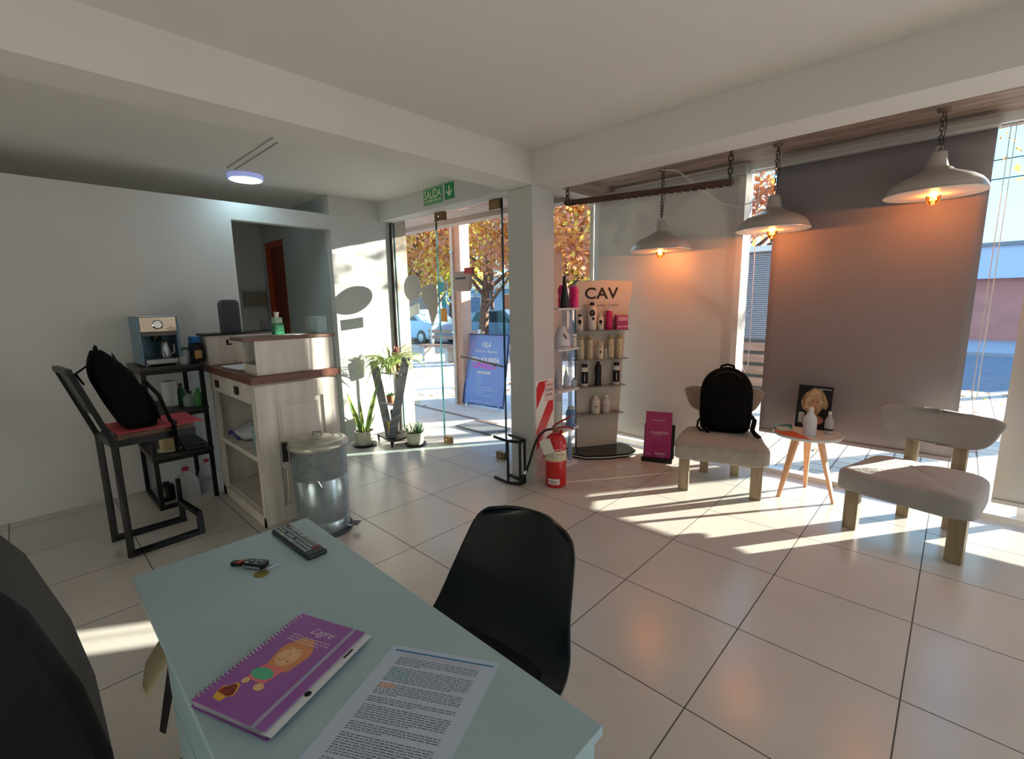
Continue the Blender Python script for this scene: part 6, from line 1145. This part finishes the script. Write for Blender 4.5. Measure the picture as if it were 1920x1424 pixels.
def car(x, y, label, m):
    t = thing('parked_car', label, 'car', (x, y, -0.14)); L, Wd = 4.1, 1.7
    pr = [(-2.05, 0.25), (-2.05, 0.75), (-1.75, 0.90), (-1.15, 1.0), (-0.75, 1.42), (0.65, 1.45), (1.35, 0.98), (1.95, 0.86), (2.05, 0.6), (2.05, 0.25)]
    MB().prism(pr, (x, y, -0.14), (1, 0, 0), uz, (0, 1, 0), -Wd/2, Wd/2).build('car_body', m, t, bevel=0.06)
    gm = mat('car_glass', '22303C', 0.1)
    for pl in ([(-0.98, 1.0), (-0.68, 1.36), (-0.10, 1.38), (-0.10, 1.0)], [(-0.02, 1.0), (-0.02, 1.38), (0.58, 1.37), (1.12, 1.0)]): MB().prism(pl, (x, y-Wd/2, -0.14), (1, 0, 0), uz, (0, -1, 0), -0.005, 0.008).build('side_window', gm, t)
    for wx in (-1.3, 1.3):
        for sy in (-1, 1): 
            w_ = MB().lathe([(0.0, -0.1), (0.29, -0.1), (0.31, -0.08), (0.31, 0.08), (0.29, 0.1), (0.0, 0.1)], (x+wx, y+sy*(Wd/2-0.08), 0.17), 24, (0, 1, 0)).build('wheel', m_blackp, t, smooth=True); MB().lathe([(0.18, 0), (0.17, 0.02), (0, 0.02)], (x+wx, y+sy*(Wd/2+0.02), 0.17), 16, (0, sy, 0)).build('hub_cap', m_steel, w_)
    MB().box(x-2.08, y-0.7, 0.40, x-2.03, y-0.45, 0.52).box(x-2.08, y+0.45, 0.40, x-2.03, y+0.7, 0.52).build('tail_lights', m_red, t); tag(t.children[-1], kind='stuff')
car(-16.2, 9.6, 'pale blue car parked at the left beyond the pavement', mat('car_pale_blue', 'A9C6DC', 0.3, coat=0.5))
car(-11.0, 9.8, 'dark blue grey car parked behind the orange tree', mat('car_slate', '5E7896', 0.3, coat=0.5))
# kiosk shutter seen between the blinds
t = thing('slatted_kiosk', 'grey ribbed metal kiosk with timber slats below, seen in the gap between the blinds', 'kiosk', (-1.45, 5.5, -0.03))
MB().box(-2.3, 5.2, 0.92, -0.75, 5.9, 2.25).build('shell', mat('kiosk_grey', '6F6F7A', 0.6), t); rb = MB()
for i in range(40): rb.box(-2.28, 5.185, 0.95+i*0.032, -0.77, 5.2, 0.965+i*0.032)
tag(rb.build('ribs', mat('kiosk_rib', '8B8A94', 0.5), t), kind='stuff')
for i in range(5): MB().box(-2.28, 5.16, 0.0+i*0.185, -0.77, 5.19, 0.13+i*0.185).build('timber_slat', mw, t)
MB().box(-2.3, 5.2, -0.03, -0.75, 5.9, 0.92).build('plinth', mat('plinth_dark', '55504C', 0.8), t); MB().box(-2.35, 5.1, 2.25, -0.7, 5.95, 2.33).build('cap', mat('kiosk_cap', 'C5C0BE', 0.6), t)
def house(x0, x1, y, d, h, wall, fascia, label, openings, fz=0.72):
    t = thing('house', label, 'house', ((x0+x1)/2, y+d/2, -0.03)); MB().box(x0, y, -0.03, x1, y+d, h*fz).build('wall', wall, t); MB().box(x0-0.1, y-0.25, h*fz, x1+0.1, y+d, h).build('fascia', fascia, t)
    for (a, b2, z0, z1, m) in openings: w_ = MB().box(a, y-0.06, z0, b2, y+0.02, z1).build('window' if z0 > 0.3 else 'door', mat('opening_frame', 'CFCAC6', 0.6), t); MB().box(a+0.06, y-0.075, z0+0.06, b2-0.06, y-0.06, z1-0.06).build('panel', m, w_)
    MB().box(x0-0.2, y-0.35, h, x1+0.2, y+d, h+0.12).build('roof_edge', mat('roof_edge', '8C8A90', 0.7), t); return t
m_pinkw = mat('pink_render', 'C9877A', 0.85, noise=0.08, nscale=2); m_pal = mat('pale_fascia', 'C4D0E6', 0.7); m_shut = mat('shutter_blue', '5E6F86', 0.6)
house(-1.5, 9.5, 20.5, 6, 3.15, m_pinkw, m_pal, 'low pink house with pale fascia across the road, right of the grey blind', ((4.5, 6.0, -0.03, 2.0, m_shut), (7.0, 8.3, 0.9, 1.9, m_shut)), 0.66)
house(-13.5, -3.0, 21.5, 6, 3.4, mat('cream_render', 'C9B9A6', 0.85), mat('tan_fascia', 'B9A08C', 0.8), 'cream house across the road behind the autumn trees', ((-12.0, -10.6, 0.8, 2.0, m_shut), (-9.4, -8.4, -0.03, 2.1, mat('orange_gate', 'B5663E', 0.6)), (-6.6, -5.2, 0.8, 2.0, m_shut)), 0.75)
house(-27.0, -15.0, 19.5, 6, 3.2, mat('blue_render', '93A9C2', 0.85), mat('white_fascia', 'D6D4D0', 0.8), 'pale blue house farther left across the road', ((-24.5, -22.8, 0.8, 2.0, m_shut), (-20.6, -19.5, -0.03, 2.1, MATS['orange_gate']), (-18.0, -16.8, 0.8, 2.0, m_shut)), 0.75)
house(-44.0, -30.0, 14.0, 8, 3.6, mat('brown_render', 'B09480', 0.85), MATS['white_fascia'], 'brownish house at the far left end of the street', ((-41, -39, 0.8, 2.1, m_shut), (-36, -34.5, -0.03, 2.1, m_shut)), 0.75)
t = thing('power_lines', 'thin dark power lines crossing the sky in the right window gap', 'wires', (2, 12, 4.0))
for z0, z1 in ((3.85, 4.25), (4.3, 4.6), (5.3, 5.45)): MB().tube([(-14+i*3, 12, (z0+(z1-z0)*(i/9))-0.12*math.sin(math.pi*i/9)) for i in range(10)], 0.012, 5).build('wire', m_blackp, t)
for x in (-14.0, 13.0): MB().tube([(x, 12, -0.14), (x, 12, 5.8)], 0.1, 10, scales=[1, 0.75]).build('pole', m_bark, t)
tree(4.4, 17.5, 4.0, 1.8, 6.6, 1500, [0, 3], 'thin branched tree by the pink house across the road', tr=0.12)

tree(3.0, 9.4, 4.0, 1.5, 4.5, 1300, [0, 1], 'thin street tree with sparse high leaves at the top of the right window gap', tr=0.09, sz=0.08)
